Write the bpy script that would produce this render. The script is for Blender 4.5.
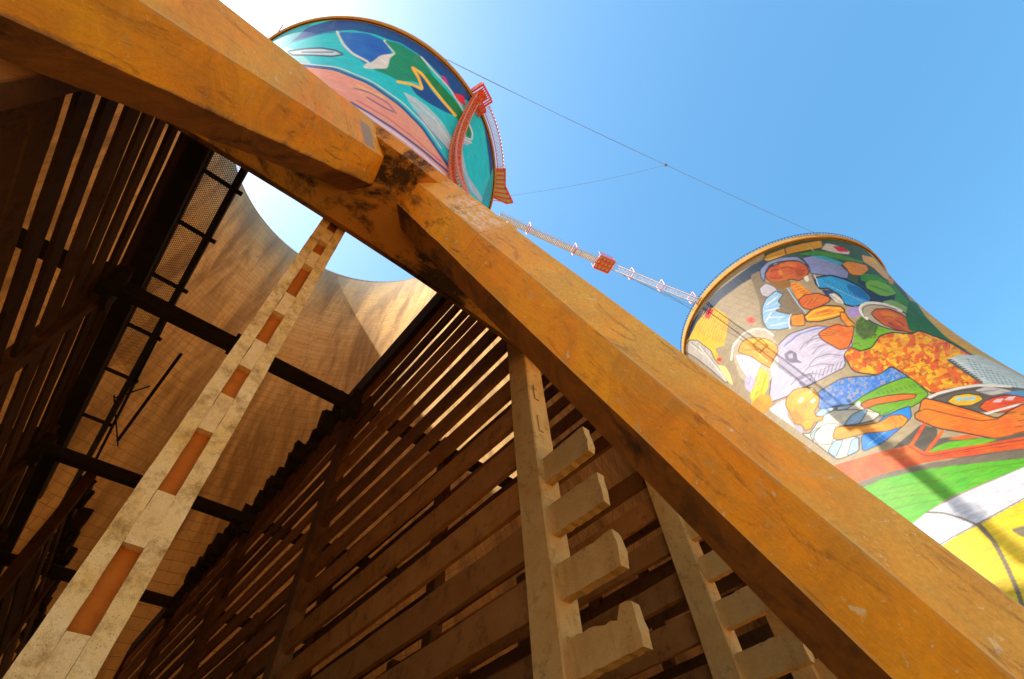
import bpy, bmesh, math, random
import numpy as np
from mathutils import Vector, Matrix

random.seed(7)
rng = np.random.default_rng(11)
S = bpy.context.scene
C = S.collection
for o in list(bpy.data.objects):
    bpy.data.objects.remove(o)

# ------------------------------------------------------------------ camera
# rows of CAM: image right, image down, viewing direction, in world axes
# (x along the tower's foot, y into the tower, z up); solved from the photo's vanishing points
FPX = 481.854
CAM = np.array([[0.75582104, -0.65235124, -0.05632419],
                [0.50632398, 0.63683441, -0.58144472],
                [0.41517537, 0.41094986, 0.81163392]])
EYE = np.array([0.0, 0.0, 1.6])
cd = bpy.data.cameras.new('camera')
cam = bpy.data.objects.new('camera', cd)
C.objects.link(cam)
R_ = CAM[0]; U_ = -CAM[1]; B_ = -CAM[2]
cam.matrix_world = Matrix(((R_[0], U_[0], B_[0], EYE[0]), (R_[1], U_[1], B_[1], EYE[1]),
                           (R_[2], U_[2], B_[2], EYE[2]), (0, 0, 0, 1)))
cd.sensor_fit = 'HORIZONTAL'
cd.sensor_width = 36.0
cd.lens = FPX * 36.0 / 1024.0
cd.clip_start = 0.05
cd.clip_end = 6000.0
S.camera = cam

# ------------------------------------------------------------------ light
SUN_EL = math.radians(54.2)
SUN_AZ = math.radians(-60.0)            # clockwise from +y
sun_dir = Vector((math.sin(SUN_AZ) * math.cos(SUN_EL), math.cos(SUN_AZ) * math.cos(SUN_EL), math.sin(SUN_EL)))
W = bpy.data.worlds.new('World')
S.world = W
W.use_nodes = True
nt = W.node_tree
sky = nt.nodes.new('ShaderNodeTexSky')
sky.sky_type = 'NISHITA'
sky.sun_disc = False
sky.sun_elevation = SUN_EL
sky.sun_rotation = SUN_AZ
sky.altitude = 400.0
sky.air_density = 1.0
sky.dust_density = 1.5
sky.ozone_density = 0.0
bg = nt.nodes['Background']
bg.inputs['Strength'].default_value = 0.135
hs = nt.nodes.new('ShaderNodeHueSaturation')
hs.inputs['Hue'].default_value = 0.482
hs.inputs['Saturation'].default_value = 1.28
nt.links.new(sky.outputs[0], hs.inputs['Color'])
nt.links.new(hs.outputs[0], bg.inputs['Color'])
sl = bpy.data.lights.new('sun', 'SUN')
sl.energy = 4.0
sl.angle = math.radians(0.53)
sl.color = (1.0, 0.93, 0.82)
sun = bpy.data.objects.new('sun', sl)
C.objects.link(sun)
sun.rotation_euler = sun_dir.to_track_quat('Z', 'Y').to_euler()
S.view_settings.view_transform = 'Standard'
S.view_settings.look = 'None'
S.view_settings.gamma = 1.0
S.view_settings.use_curve_mapping = False
S.view_settings.exposure = 1.5
S.render.engine = 'CYCLES'
S.cycles.max_bounces = 10
S.cycles.diffuse_bounces = 4

# ------------------------------------------------------------------ helpers
def lin(r, g, b):
    f = lambda c: (c / 255 / 12.92) if c / 255 <= 0.04045 else ((c / 255 + 0.055) / 1.055) ** 2.4
    return (f(r), f(g), f(b))

def ray(px, py):
    v = np.array([px - 512.0, py - 339.5, FPX]) @ CAM
    return v / np.linalg.norm(v)

def at_x(px, py, X):
    v = ray(px, py); return EYE + v * (X - EYE[0]) / v[0]

def at_y(px, py, Y):
    v = ray(px, py); return EYE + v * (Y - EYE[1]) / v[1]

def at_z(px, py, Z):
    v = ray(px, py); return EYE + v * (Z - EYE[2]) / v[2]

def to_px(P):
    v = (P - EYE) @ CAM.T
    d = np.where(np.abs(v[:, 2]) < 1e-6, 1e-6, v[:, 2])
    px = v[:, :2] / d[:, None] * FPX + np.array([512.0, 339.5])
    px[v[:, 2] <= 0] = 1e6
    return px

def thing(name, label, cat, loc=(0, 0, 0), group=None):
    o = bpy.data.objects.new(name, None)
    o.empty_display_size = 0.3
    C.objects.link(o)
    o.location = loc
    o['label'] = label; o['category'] = cat
    if group: o['group'] = group
    return o

def add(name, me, parent=None, loc=(0, 0, 0), rot=(0, 0, 0), mat=None):
    if mat is not None and not me.materials:
        me.materials.append(mat)
    o = bpy.data.objects.new(name, me)
    C.objects.link(o)
    o.parent = parent
    o.location = loc
    o.rotation_euler = rot
    return o

def tag(o, label, cat, group=None):
    o['label'] = label; o['category'] = cat
    if group: o['group'] = group
    return o

def mesh_of(bm, name, mat=None, smooth=False):
    bmesh.ops.recalc_face_normals(bm, faces=bm.faces[:])
    me = bpy.data.meshes.new(name)
    bm.to_mesh(me); bm.free()
    if smooth:
        me.polygons.foreach_set('use_smooth', [True] * len(me.polygons))
    if mat: me.materials.append(mat)
    return me

def bm_box(bm, x0, x1, y0, y1, z0, z1):
    vs = [bm.verts.new(p) for p in ((x0, y0, z0), (x1, y0, z0), (x1, y1, z0), (x0, y1, z0),
                                    (x0, y0, z1), (x1, y0, z1), (x1, y1, z1), (x0, y1, z1))]
    for f in ((0, 3, 2, 1), (4, 5, 6, 7), (0, 1, 5, 4), (1, 2, 6, 5), (2, 3, 7, 6), (3, 0, 4, 7)):
        bm.faces.new([vs[i] for i in f])
    return vs

def bm_bar(bm, a, b, w, h=None, up=(0, 0, 1), sides=4):
    """a straight bar between two points, box or round section"""
    a = Vector(a); b = Vector(b)
    u = (b - a).normalized()
    up = Vector(up)
    if abs(u.dot(up)) > 0.98: up = Vector((0, 1, 0))
    s = u.cross(up).normalized(); t = s.cross(u)
    h = h or w
    rings = []
    for p in (a, b):
        if sides == 4:
            rings.append([bm.verts.new(p + s * (i * w / 2) + t * (j * h / 2)) for i, j in ((-1, -1), (1, -1), (1, 1), (-1, 1))])
        else:
            rings.append([bm.verts.new(p + (s * math.cos(k * 2 * math.pi / sides) + t * math.sin(k * 2 * math.pi / sides)) * w / 2) for k in range(sides)])
    n = len(rings[0])
    for k in range(n):
        bm.faces.new((rings[0][k], rings[0][(k + 1) % n], rings[1][(k + 1) % n], rings[1][k]))
    bm.faces.new(rings[0][::-1]); bm.faces.new(rings[1])

def bar_mesh(name, bars, mat):
    bm = bmesh.new()
    for b in bars: bm_bar(bm, *b)
    return mesh_of(bm, name, mat)

# ------------------------------------------------------------------ materials
class NB:
    """little node builder"""
    def __init__(self, name, rough=0.85, spec=0.3):
        m = bpy.data.materials.new(name); m.use_nodes = True
        self.m = m; self.t = m.node_tree
        self.p = self.t.nodes['Principled BSDF']
        self.p.inputs['Roughness'].default_value = rough
        self.p.inputs['Specular IOR Level'].default_value = spec
    def n(self, kind, **kw):
        n = self.t.nodes.new(kind)
        for k, v in kw.items():
            if k.startswith('i_'):
                key = k[2:]
                key = int(key) if key.isdigit() else key.replace('_', ' ')
                n.inputs[key].default_value = v
            else: setattr(n, k, v)
        return n
    def l(self, a, b): self.t.links.new(a, b)
    def coord(self, kind='Object', scale=(1, 1, 1), rot=(0, 0, 0)):
        tc = self.n('ShaderNodeTexCoord'); mp = self.n('ShaderNodeMapping')
        mp.inputs['Scale'].default_value = scale; mp.inputs['Rotation'].default_value = rot
        self.l(tc.outputs[kind], mp.inputs[0]); return mp.outputs[0]
    def noise(self, vec, scale, detail=6, rough=0.6, dist=0.0):
        n = self.n('ShaderNodeTexNoise', i_Scale=scale, i_Detail=detail, i_Roughness=rough, i_Distortion=dist)
        if vec is not None: self.l(vec, n.inputs['Vector'])
        return n.outputs['Fac']
    def ramp(self, fac, stops):
        r = self.n('ShaderNodeValToRGB')
        e = r.color_ramp.elements
        while len(e) < len(stops): e.new(0.5)
        for k, (p, c) in enumerate(stops):
            e[k].position = p
            e[k].color = (*c, 1) if isinstance(c, tuple) else (c, c, c, 1)
        self.l(fac, r.inputs[0]); return r.outputs[0]
    def mix(self, fac, a, b, mode='MIX'):
        n = self.n('ShaderNodeMix', data_type='RGBA', blend_type=mode)
        for s, v in ((0, fac), (6, a), (7, b)):
            if isinstance(v, (int, float)): n.inputs[s].default_value = v
            elif isinstance(v, tuple): n.inputs[s].default_value = (*v, 1)
            else: self.l(v, n.inputs[s])
        return n.outputs[2]
    def math(self, op, a, b=None):
        n = self.n('ShaderNodeMath', operation=op)
        for k, v in ((0, a), (1, b)):
            if v is None: continue
            if isinstance(v, (int, float)): n.inputs[k].default_value = v
            else: self.l(v, n.inputs[k])
        return n.outputs[0]
    def n_sep(self, vec, k=0):
        sx = self.n('ShaderNodeSeparateXYZ'); self.l(vec, sx.inputs[0]); return sx.outputs[k]
    def color(self, c): self.l(c, self.p.inputs['Base Color'])
    def bump(self, h, strength=0.4, dist=0.02):
        b = self.n('ShaderNodeBump', i_Strength=strength, i_Distance=dist)
        self.l(h, b.inputs['Height']); self.l(b.outputs[0], self.p.inputs['Normal'])

def mat_concrete(name, c1, c2, dark, light, scale=1.0, stain=0.5, bump=0.5, rand=0.0, thr=0.52):
    b = NB(name, 0.9, 0.2)
    v = b.coord('Object')
    if rand:
        oi = b.n('ShaderNodeObjectInfo')
        ad = b.n('ShaderNodeVectorMath', operation='ADD')
        b.l(v, ad.inputs[0])
        cx = b.n('ShaderNodeCombineXYZ')
        k = b.math('MULTIPLY', oi.outputs['Random'], 90.0)
        b.l(k, cx.inputs[0]); b.l(k, cx.inputs[1]); b.l(cx.outputs[0], ad.inputs[1])
        v = ad.outputs[0]
    big = b.noise(v, 1.3 * scale, 7, 0.65, 0.5)
    fine = b.noise(v, 22 * scale, 8, 0.7)
    col = b.mix(b.ramp(big, [(0.3, 0.0), (0.7, 1.0)]), c1, c2)
    col = b.mix(b.ramp(b.noise(v, 3.0 * scale, 10, 0.8, 0.15), [(thr, 0.0), (thr + 0.18, stain)]), col, dark)
    col = b.mix(b.ramp(fine, [(0.58, 0.0), (0.75, 0.55)]), col, light)
    pits = b.n('ShaderNodeTexVoronoi', i_Scale=38 * scale); b.l(v, pits.inputs['Vector'])
    col = b.mix(b.ramp(pits.outputs['Distance'], [(0.05, 0.55), (0.14, 0.0)]), col, dark)
    if rand:
        col = b.mix(1.0, col, b.ramp(oi.outputs['Random'], [(0.0, 1.0 - rand), (1.0, 1.0)]), 'MULTIPLY')
    b.color(col)
    h = b.math('ADD', b.math('MULTIPLY', fine, 0.5), b.math('ADD', big, b.math('MULTIPLY', b.ramp(pits.outputs['Distance'], [(0.0, 0.0), (0.16, 1.0)]), 0.5)))
    b.bump(h, bump, 0.012)
    return b.m

M = {}
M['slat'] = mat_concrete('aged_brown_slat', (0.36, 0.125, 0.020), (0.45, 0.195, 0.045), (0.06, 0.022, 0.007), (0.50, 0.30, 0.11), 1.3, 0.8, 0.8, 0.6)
M['dark_slat'] = mat_concrete('shaded_slat', (0.13, 0.055, 0.016), (0.18, 0.085, 0.028), (0.03, 0.012, 0.005), (0.26, 0.15, 0.06), 1.3, 0.8, 0.7, 0.6)  # darker copy of the slat: shade inside the tower put into the colour
M['post'] = mat_concrete('post_concrete', (0.46, 0.235, 0.055), (0.55, 0.33, 0.105), (0.13, 0.06, 0.015), (0.70, 0.49, 0.23), 1.9, 0.85, 1.0)
M['pale_post'] = mat_concrete('pale_post_concrete', (0.60, 0.35, 0.085), (0.72, 0.51, 0.23), (0.24, 0.115, 0.022), (0.86, 0.69, 0.40), 2.2, 0.85, 1.4, 0.0, 0.465)
M['mortar'] = mat_concrete('pale_mortar', (0.60, 0.37, 0.12), (0.70, 0.48, 0.21), (0.30, 0.14, 0.035), (0.84, 0.66, 0.38), 2.4, 0.7, 1.3, 0.0, 0.49)
M['inner_post'] = mat_concrete('shaded_inner_post', (0.12, 0.052, 0.018), (0.17, 0.08, 0.03), (0.03, 0.015, 0.007), (0.24, 0.14, 0.06), 1.2, 0.6, 0.6)  # inner posts: soot, plus the shade behind the lit screen painted in
M['recess'] = mat_concrete('bounce_orange_recess', (0.36, 0.085, 0.004), (0.43, 0.12, 0.009), (0.16, 0.04, 0.005), (0.50, 0.20, 0.035), 3.0, 0.35, 0.4)  # pocket orange is bounced light put into the base colour
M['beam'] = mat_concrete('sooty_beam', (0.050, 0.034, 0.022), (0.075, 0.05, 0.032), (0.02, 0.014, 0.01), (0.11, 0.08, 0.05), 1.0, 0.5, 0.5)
M['footing'] = mat_concrete('footing_concrete', (0.34, 0.27, 0.18), (0.42, 0.35, 0.25), (0.15, 0.1, 0.06), (0.5, 0.45, 0.35), 0.8, 0.5, 0.6)

def mat_steel(name, c, c2, rough=0.55):
    b = NB(name, rough, 0.4)
    v = b.coord('Object')
    b.color(b.mix(b.ramp(b.noise(v, 3.0, 6), [(0.4, 0.0), (0.65, 1.0)]), c, c2))
    return b.m
M['red_steel'] = mat_steel('red_painted_steel', (0.55, 0.05, 0.03), (0.42, 0.07, 0.03))
M['orange_steel'] = mat_steel('orange_painted_steel', (0.55, 0.13, 0.03), (0.42, 0.09, 0.03))
M['pink_steel'] = mat_steel('faded_red_and_white_steel', (0.55, 0.10, 0.10), (0.6, 0.35, 0.35))
M['grey_steel'] = mat_steel('galvanised_steel', (0.33, 0.31, 0.30), (0.44, 0.41, 0.40))
M['deck'] = mat_steel('grating_deck', (0.36, 0.33, 0.22), (0.45, 0.42, 0.30))
M['dark_steel'] = mat_steel('sooty_steel', (0.03, 0.02, 0.015), (0.05, 0.033, 0.02), 0.8)
M['cable'] = mat_steel('steel_cable', (0.10, 0.11, 0.13), (0.15, 0.16, 0.18))

def mat_leg():
    """painted concrete; uv: u = facet number, v = metres up the leg"""
    b = NB('ochre_painted_concrete', 0.62, 0.28)
    v = b.coord('Object')
    uv = b.coord('UV')
    big = b.noise(v, 0.7, 6, 0.6, 0.8)
    mid = b.noise(v, 2.6, 9, 0.72, 0.9)
    strk = b.noise(b.coord('UV', (1.6, 0.75, 1)), 1.0, 9, 0.72, 1.0)
    col = b.mix(b.ramp(big, [(0.36, 0.0), (0.62, 1.0)]), (0.70, 0.235, 0.002), (0.72, 0.33, 0.005))
    col = b.mix(b.ramp(mid, [(0.42, 0.0), (0.72, 0.8)]), col, (0.36, 0.135, 0.010))
    col = b.mix(b.ramp(strk, [(0.47, 0.0), (0.70, 0.7)]), col, (0.42, 0.23, 0.03))
    # outer faces: gritty tan
    ou = b.math('MULTIPLY', b.math('GREATER_THAN', b.n_sep(uv), 1.0), b.math('LESS_THAN', b.n_sep(uv), 4.0))
    grit = b.noise(v, 45, 5, 0.75)
    tan = b.mix(b.ramp(grit, [(0.35, 0.0), (0.65, 1.0)]), (0.40, 0.245, 0.03), (0.52, 0.35, 0.075))
    col = b.mix(b.math('MULTIPLY', ou, b.ramp(big, [(0.40, 0.1), (0.60, 0.62)])), col, tan)
    col = b.mix(1.0, col, b.ramp(grit, [(0.3, 0.9), (0.7, 1.04)]), 'MULTIPLY')
    # cement-coloured places where the paint has gone
    col = b.mix(b.ramp(b.noise(v, 1.9, 10, 0.8, 1.4), [(0.585, 0.0), (0.66, 0.7)]), col, (0.42, 0.31, 0.13))
    # pale flecks, chips and scratches
    ad = b.n('ShaderNodeVectorMath', operation='ADD'); b.l(v, ad.inputs[0])
    wn = b.n('ShaderNodeTexNoise', i_Scale=9.0, i_Detail=4.0); b.l(v, wn.inputs['Vector'])
    sc_ = b.n('ShaderNodeVectorMath', operation='SCALE'); sc_.inputs['Scale'].default_value = 0.22
    b.l(wn.outputs['Color'], sc_.inputs[0]); b.l(sc_.outputs[0], ad.inputs[1])
    for scale, lim, amt in ((4.0, 0.09, 0.8), (9.0, 0.10, 0.7), (19.0, 0.13, 0.55)):
        sp = b.n('ShaderNodeTexVoronoi', i_Scale=scale); b.l(ad.outputs[0], sp.inputs['Vector'])
        col = b.mix(b.ramp(sp.outputs['Distance'], [(lim * .6, amt), (lim, 0.0)]), col, (0.56, 0.43, 0.22))
    fl = b.noise(b.coord('UV', (9.0, 4.5, 1), (0, 0, 0.4)), 1.0, 6, 0.66, 0.9)
    col = b.mix(b.ramp(fl, [(0.69, 0.0), (0.73, 0.7)]), col, (0.57, 0.44, 0.22))
    dk = b.noise(b.coord('UV', (3.2, 1.8, 1), (0, 0, -0.3)), 1.0, 9, 0.74, 1.3)
    col = b.mix(b.ramp(dk, [(0.55, 0.0), (0.68, 0.75)]), col, (0.15, 0.06, 0.010))
    # soot of an old fire gathers round the joints
    so = b.noise(b.coord('Object', (1.0, 1.0, 0.7)), 1.1, 8, 0.72, 1.5)
    hz = b.n('ShaderNodeSeparateXYZ'); b.l(v, hz.inputs[0])
    up = b.n('ShaderNodeMapRange', i_From_Min=5.6, i_From_Max=7.2, i_To_Max=0.11); b.l(hz.outputs[2], up.inputs[0])
    so = b.math('ADD', so, up.outputs[0])
    col = b.mix(b.ramp(so, [(0.63, 0.0), (0.74, 0.8)]), col, (0.05, 0.026, 0.012))
    # worn arrises
    fu = b.math('ABSOLUTE', b.math('SUBTRACT', b.math('FRACT', b.n_sep(uv)), 0.5))
    ew = b.n('ShaderNodeMapRange', i_From_Min=0.44, i_From_Max=0.5); b.l(fu, ew.inputs[0])
    col = b.mix(b.math('MULTIPLY', ew.outputs[0], b.ramp(mid, [(0.42, 0.0), (0.58, 0.8)])), col, (0.46, 0.31, 0.11))
    # inner faces: darker brown, with the soot over it
    inner_face = b.n('ShaderNodeMapRange', i_From_Min=4.93, i_From_Max=5.02); b.l(b.math('ADD', b.n_sep(uv), b.math('MULTIPLY', b.math('SUBTRACT', mid, 0.5), 0.25)), inner_face.inputs[0])
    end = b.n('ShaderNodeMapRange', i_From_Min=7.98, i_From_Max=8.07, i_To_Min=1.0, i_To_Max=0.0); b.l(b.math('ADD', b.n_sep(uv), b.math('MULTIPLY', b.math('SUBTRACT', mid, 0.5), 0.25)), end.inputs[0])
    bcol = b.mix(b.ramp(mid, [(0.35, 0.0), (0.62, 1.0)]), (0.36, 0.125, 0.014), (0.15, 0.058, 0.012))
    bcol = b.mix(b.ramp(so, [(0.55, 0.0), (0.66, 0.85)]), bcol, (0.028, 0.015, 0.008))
    col = b.mix(b.math('MULTIPLY', inner_face.outputs[0], end.outputs[0]), col, bcol)
    # whitewash runs on one bevel near the joint, grey daub on the other leg
    su = b.n('ShaderNodeSeparateXYZ'); b.l(uv, su.inputs[0])
    def band(sock, lo, hi, e):
        m1 = b.n('ShaderNodeMapRange', i_From_Min=lo, i_From_Max=lo + e); b.l(sock, m1.inputs[0])
        m2 = b.n('ShaderNodeMapRange', i_From_Min=hi - e, i_From_Max=hi, i_To_Min=1.0, i_To_Max=0.0); b.l(sock, m2.inputs[0])
        return b.math('MULTIPLY', m1.outputs[0], m2.outputs[0])
    run = b.noise(b.coord('UV', (7.0, 9.0, 1), (0, 0, 0.5)), 1.0, 7, 0.7, 0.8)
    wh = b.math('MULTIPLY', b.math('MULTIPLY', band(su.outputs[0], 1.02, 1.99, 0.08), band(su.outputs[1], 6.35, 7.25, 0.15)), b.ramp(run, [(0.45, 0.0), (0.58, 0.8)]))
    col = b.mix(wh, col, (0.60, 0.44, 0.32))
    gr = b.math('MULTIPLY', band(su.outputs[0], 3.25, 3.99, 0.08), band(su.outputs[1], 7.26, 7.56, 0.04))
    col = b.mix(b.math('MULTIPLY', gr, 0.8), col, (0.20, 0.19, 0.17))
    b.color(col)
    h = b.math('ADD', b.math('MULTIPLY', mid, 0.7), b.math('ADD', b.math('MULTIPLY', b.noise(v, 30, 6, 0.7), 0.3), b.math('MULTIPLY', fl, 0.35)))
    b.bump(h, 0.6, 0.014)
    return b.m
M['leg'] = mat_leg()

def mat_ring():
    b = NB('sooty_ochre_ring_beam', 0.75, 0.25)
    v = b.coord('Object')
    col = b.mix(b.ramp(b.noise(v, 0.8, 6), [(0.35, 0.0), (0.65, 1.0)]), (0.40, 0.15, 0.016), (0.44, 0.21, 0.035))
    so = b.noise(b.coord('Object', (1.0, 1.0, 1.0)), 0.95, 10, 0.75, 0.35)
    col = b.mix(b.ramp(so, [(0.49, 0.0), (0.58, 0.95)]), col, (0.018, 0.010, 0.006))
    col = b.mix(b.ramp(b.noise(v, 3.0, 8, 0.75, 0.8), [(0.56, 0.0), (0.7, 0.8)]), col, (0.10, 0.045, 0.012))
    b.color(col)
    b.bump(b.math('ADD', b.noise(v, 4, 8, 0.7), b.math('MULTIPLY', b.noise(v, 40, 5, 0.7), 0.3)), 0.6, 0.02)
    return b.m
M['ring'] = mat_ring()

def mat_shell_inside():
    """board-marked concrete: u = metres round the shell, v = height"""
    b = NB('board_marked_brown_concrete', 0.92, 0.15)
    uv = b.coord('UV')
    wob = b.noise(uv, 0.22, 4, 0.6)
    ad = b.n('ShaderNodeVectorMath', operation='ADD'); b.l(uv, ad.inputs[0])
    cx = b.n('ShaderNodeCombineXYZ')
    b.l(b.math('MULTIPLY', b.math('SUBTRACT', wob, 0.5), 1.1), cx.inputs[0])
    b.l(b.math('MULTIPLY', b.math('SUBTRACT', b.noise(uv, 0.45, 3), 0.5), 0.55), cx.inputs[1])
    b.l(cx.outputs[0], ad.inputs[1])
    br = b.n('ShaderNodeTexBrick', offset=0.12, offset_frequency=2, i_Scale=1.0)
    br.inputs['Mortar Size'].default_value = 0.03
    br.inputs['Mortar Smooth'].default_value = 0.5
    br.inputs['Brick Width'].default_value = 7.5
    br.inputs['Row Height'].default_value = 1.1
    br.inputs['Bias'].default_value = 0.0
    br.inputs['Color1'].default_value = (0.64, 0.38, 0.125, 1)
    br.inputs['Color2'].default_value = (0.70, 0.44, 0.17, 1)
    br.inputs['Mortar'].default_value = (0.25, 0.13, 0.045, 1)
    b.l(ad.outputs[0], br.inputs['Vector'])
    col = br.outputs['Color']
    up_ = b.n('ShaderNodeTexBrick', offset=0.07, offset_frequency=3, i_Scale=1.0)
    up_.inputs['Mortar Size'].default_value = 0.028; up_.inputs['Mortar Smooth'].default_value = 0.6
    up_.inputs['Brick Width'].default_value = 1.5; up_.inputs['Row Height'].default_value = 30.0
    b.l(ad.outputs[0], up_.inputs['Vector'])
    col = b.mix(b.math('MULTIPLY', up_.outputs['Fac'], 0.6), col, (0.34, 0.18, 0.06))
    strk = b.noise(b.coord('UV', (0.35, 0.035, 1)), 1.0, 7, 0.65, 0.4)
    col = b.mix(b.ramp(strk, [(0.43, 0.0), (0.62, 0.85)]), col, (0.27, 0.155, 0.06))
    pat = b.noise(b.coord('UV', (0.09, 0.09, 1)), 1.0, 9, 0.7, 0.6)
    col = b.mix(b.ramp(pat, [(0.5, 0.0), (0.72, 0.5)]), col, (0.55, 0.39, 0.19))
    col = b.mix(b.ramp(b.noise(b.coord('UV', (0.8, 0.8, 1)), 1.0, 8, 0.75), [(0.52, 0.0), (0.72, 0.6)]), col, (0.24, 0.13, 0.05))
    # greyer top of the throat: staining, and light variation put into the colour
    sx = b.n('ShaderNodeSeparateXYZ'); b.l(ad.outputs[0], sx.inputs[0])
    top = b.math('ADD', sx.outputs[1], b.math('MULTIPLY', strk, 16.0))
    mr = b.n('ShaderNodeMapRange', i_From_Min=92.0, i_From_Max=106.0); b.l(top, mr.inputs[0])
    col = b.mix(b.math('MULTIPLY', mr.outputs[0], 0.65), col, (0.30, 0.22, 0.15))
    b.color(col)
    b.bump(b.math('SUBTRACT', 1.0, br.outputs['Fac']), 0.5, 0.06)
    return b.m
M['inside'] = mat_shell_inside()

def mat_mural():
    b = NB('mural_paint_on_concrete', 0.62, 0.3)
    at = b.n('ShaderNodeVertexColor', layer_name='paint')
    v = b.coord('Object')
    col = b.mix(1.0, at.outputs['Color'], b.ramp(b.noise(v, 0.55, 9, 0.7, 0.4), [(0.3, 0.80), (0.7, 1.0)]), 'MULTIPLY')
    uv = b.coord('UV')
    col = b.mix(1.0, col, b.ramp(b.noise(b.coord('UV', (0.5, 2.6, 1), (0, 0, 0.5)), 1.0, 8, 0.7, 0.8), [(0.32, 0.72), (0.66, 1.12)]), 'MULTIPLY')
    hv = b.n('ShaderNodeHueSaturation', i_Saturation=1.18)
    mh = b.n('ShaderNodeMapRange', i_From_Min=0.3, i_From_Max=0.7, i_To_Min=0.488, i_To_Max=0.512); b.l(b.noise(v, 0.35, 6, 0.6), mh.inputs[0])
    b.l(mh.outputs[0], hv.inputs['Hue']); b.l(col, hv.inputs['Color']); col = hv.outputs[0]
    br = b.n('ShaderNodeTexBrick', offset=0.0, i_Scale=1.0)
    br.inputs['Mortar Size'].default_value = 0.05; br.inputs['Brick Width'].default_value = 2.4; br.inputs['Row Height'].default_value = 1.25
    b.l(uv, br.inputs['Vector'])
    col = b.mix(b.math('MULTIPLY', br.outputs['Fac'], 0.16), col, (0.12, 0.09, 0.06))
    st = b.noise(b.coord('UV', (0.5, 0.05, 1)), 1.0, 7, 0.7)
    col = b.mix(b.ramp(st, [(0.58, 0.0), (0.78, 0.35)]), col, (0.22, 0.18, 0.13))
    fl = b.noise(v, 1.6, 8, 0.75)
    col = b.mix(b.ramp(fl, [(0.68, 0.0), (0.74, 0.35)]), col, (0.5, 0.46, 0.38))
    b.color(col)
    return b.m
M['mural'] = mat_mural()
M['rim'] = mat_concrete('rust_stained_rim', (0.30, 0.16, 0.035), (0.38, 0.22, 0.06), (0.10, 0.055, 0.02), (0.45, 0.32, 0.15), 0.4, 0.6, 0.5)

def mat_ground():
    b = NB('dry_pale_earth', 0.95, 0.1)
    v = b.coord('Object')
    col = b.mix(b.ramp(b.noise(v, 0.08, 8, 0.65), [(0.35, 0.0), (0.65, 1.0)]), (0.58, 0.32, 0.12), (0.50, 0.26, 0.09))
    col = b.mix(b.ramp(b.noise(v, 2.5, 8, 0.75), [(0.5, 0.0), (0.75, 0.6)]), col, (0.30, 0.14, 0.05))
    b.color(col)
    b.bump(b.noise(v, 6, 8, 0.7), 0.6, 0.05)
    return b.m
M['ground'] = mat_ground()

# ------------------------------------------------------------------ ground
bm = bmesh.new()
g = 40
for i in range(g + 1):
    for j in range(g + 1):
        x = (i / g - 0.5) * 2; y = (j / g - 0.5) * 2
        x = math.copysign(abs(x) ** 2.2, x) * 3000; y = math.copysign(abs(y) ** 2.2, y) * 3000
        bm.verts.new((x, y, 0))
bm.verts.ensure_lookup_table()
for i in range(g):
    for j in range(g):
        a = i * (g + 1) + j
        bm.faces.new([bm.verts[k] for k in (a, a + g + 1, a + g + 2, a + 1)])
o = add('ground', mesh_of(bm, 'ground', M['ground']))
o['kind'] = 'structure'

# unseen dark disc added inside the near tower's ring to cut bounced light
bm = bmesh.new()
vs = [bm.verts.new((1.0 + 33.2 * math.cos(2 * math.pi * k / 96), 36.55 + 33.2 * math.sin(2 * math.pi * k / 96), 0.03)) for k in range(96)]
bm.faces.new(vs)
o = add('basin_bounce_damper', mesh_of(bm, 'basin_bounce_damper', mat_concrete('dark_bounce_damper', (0.20, 0.105, 0.035), (0.26, 0.14, 0.05), (0.08, 0.04, 0.015), (0.32, 0.19, 0.08), 0.3, 0.5, 0.5)))
o['kind'] = 'structure'

# ------------------------------------------------------------------ cooling towers
CA = np.array([1.0, 36.55]); CB = np.array([101.8, 3.75])
HT = 99.6
def prof(z): return 21.5 * np.sqrt(1 + ((z - 69.6) / 50.5) ** 2)

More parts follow.
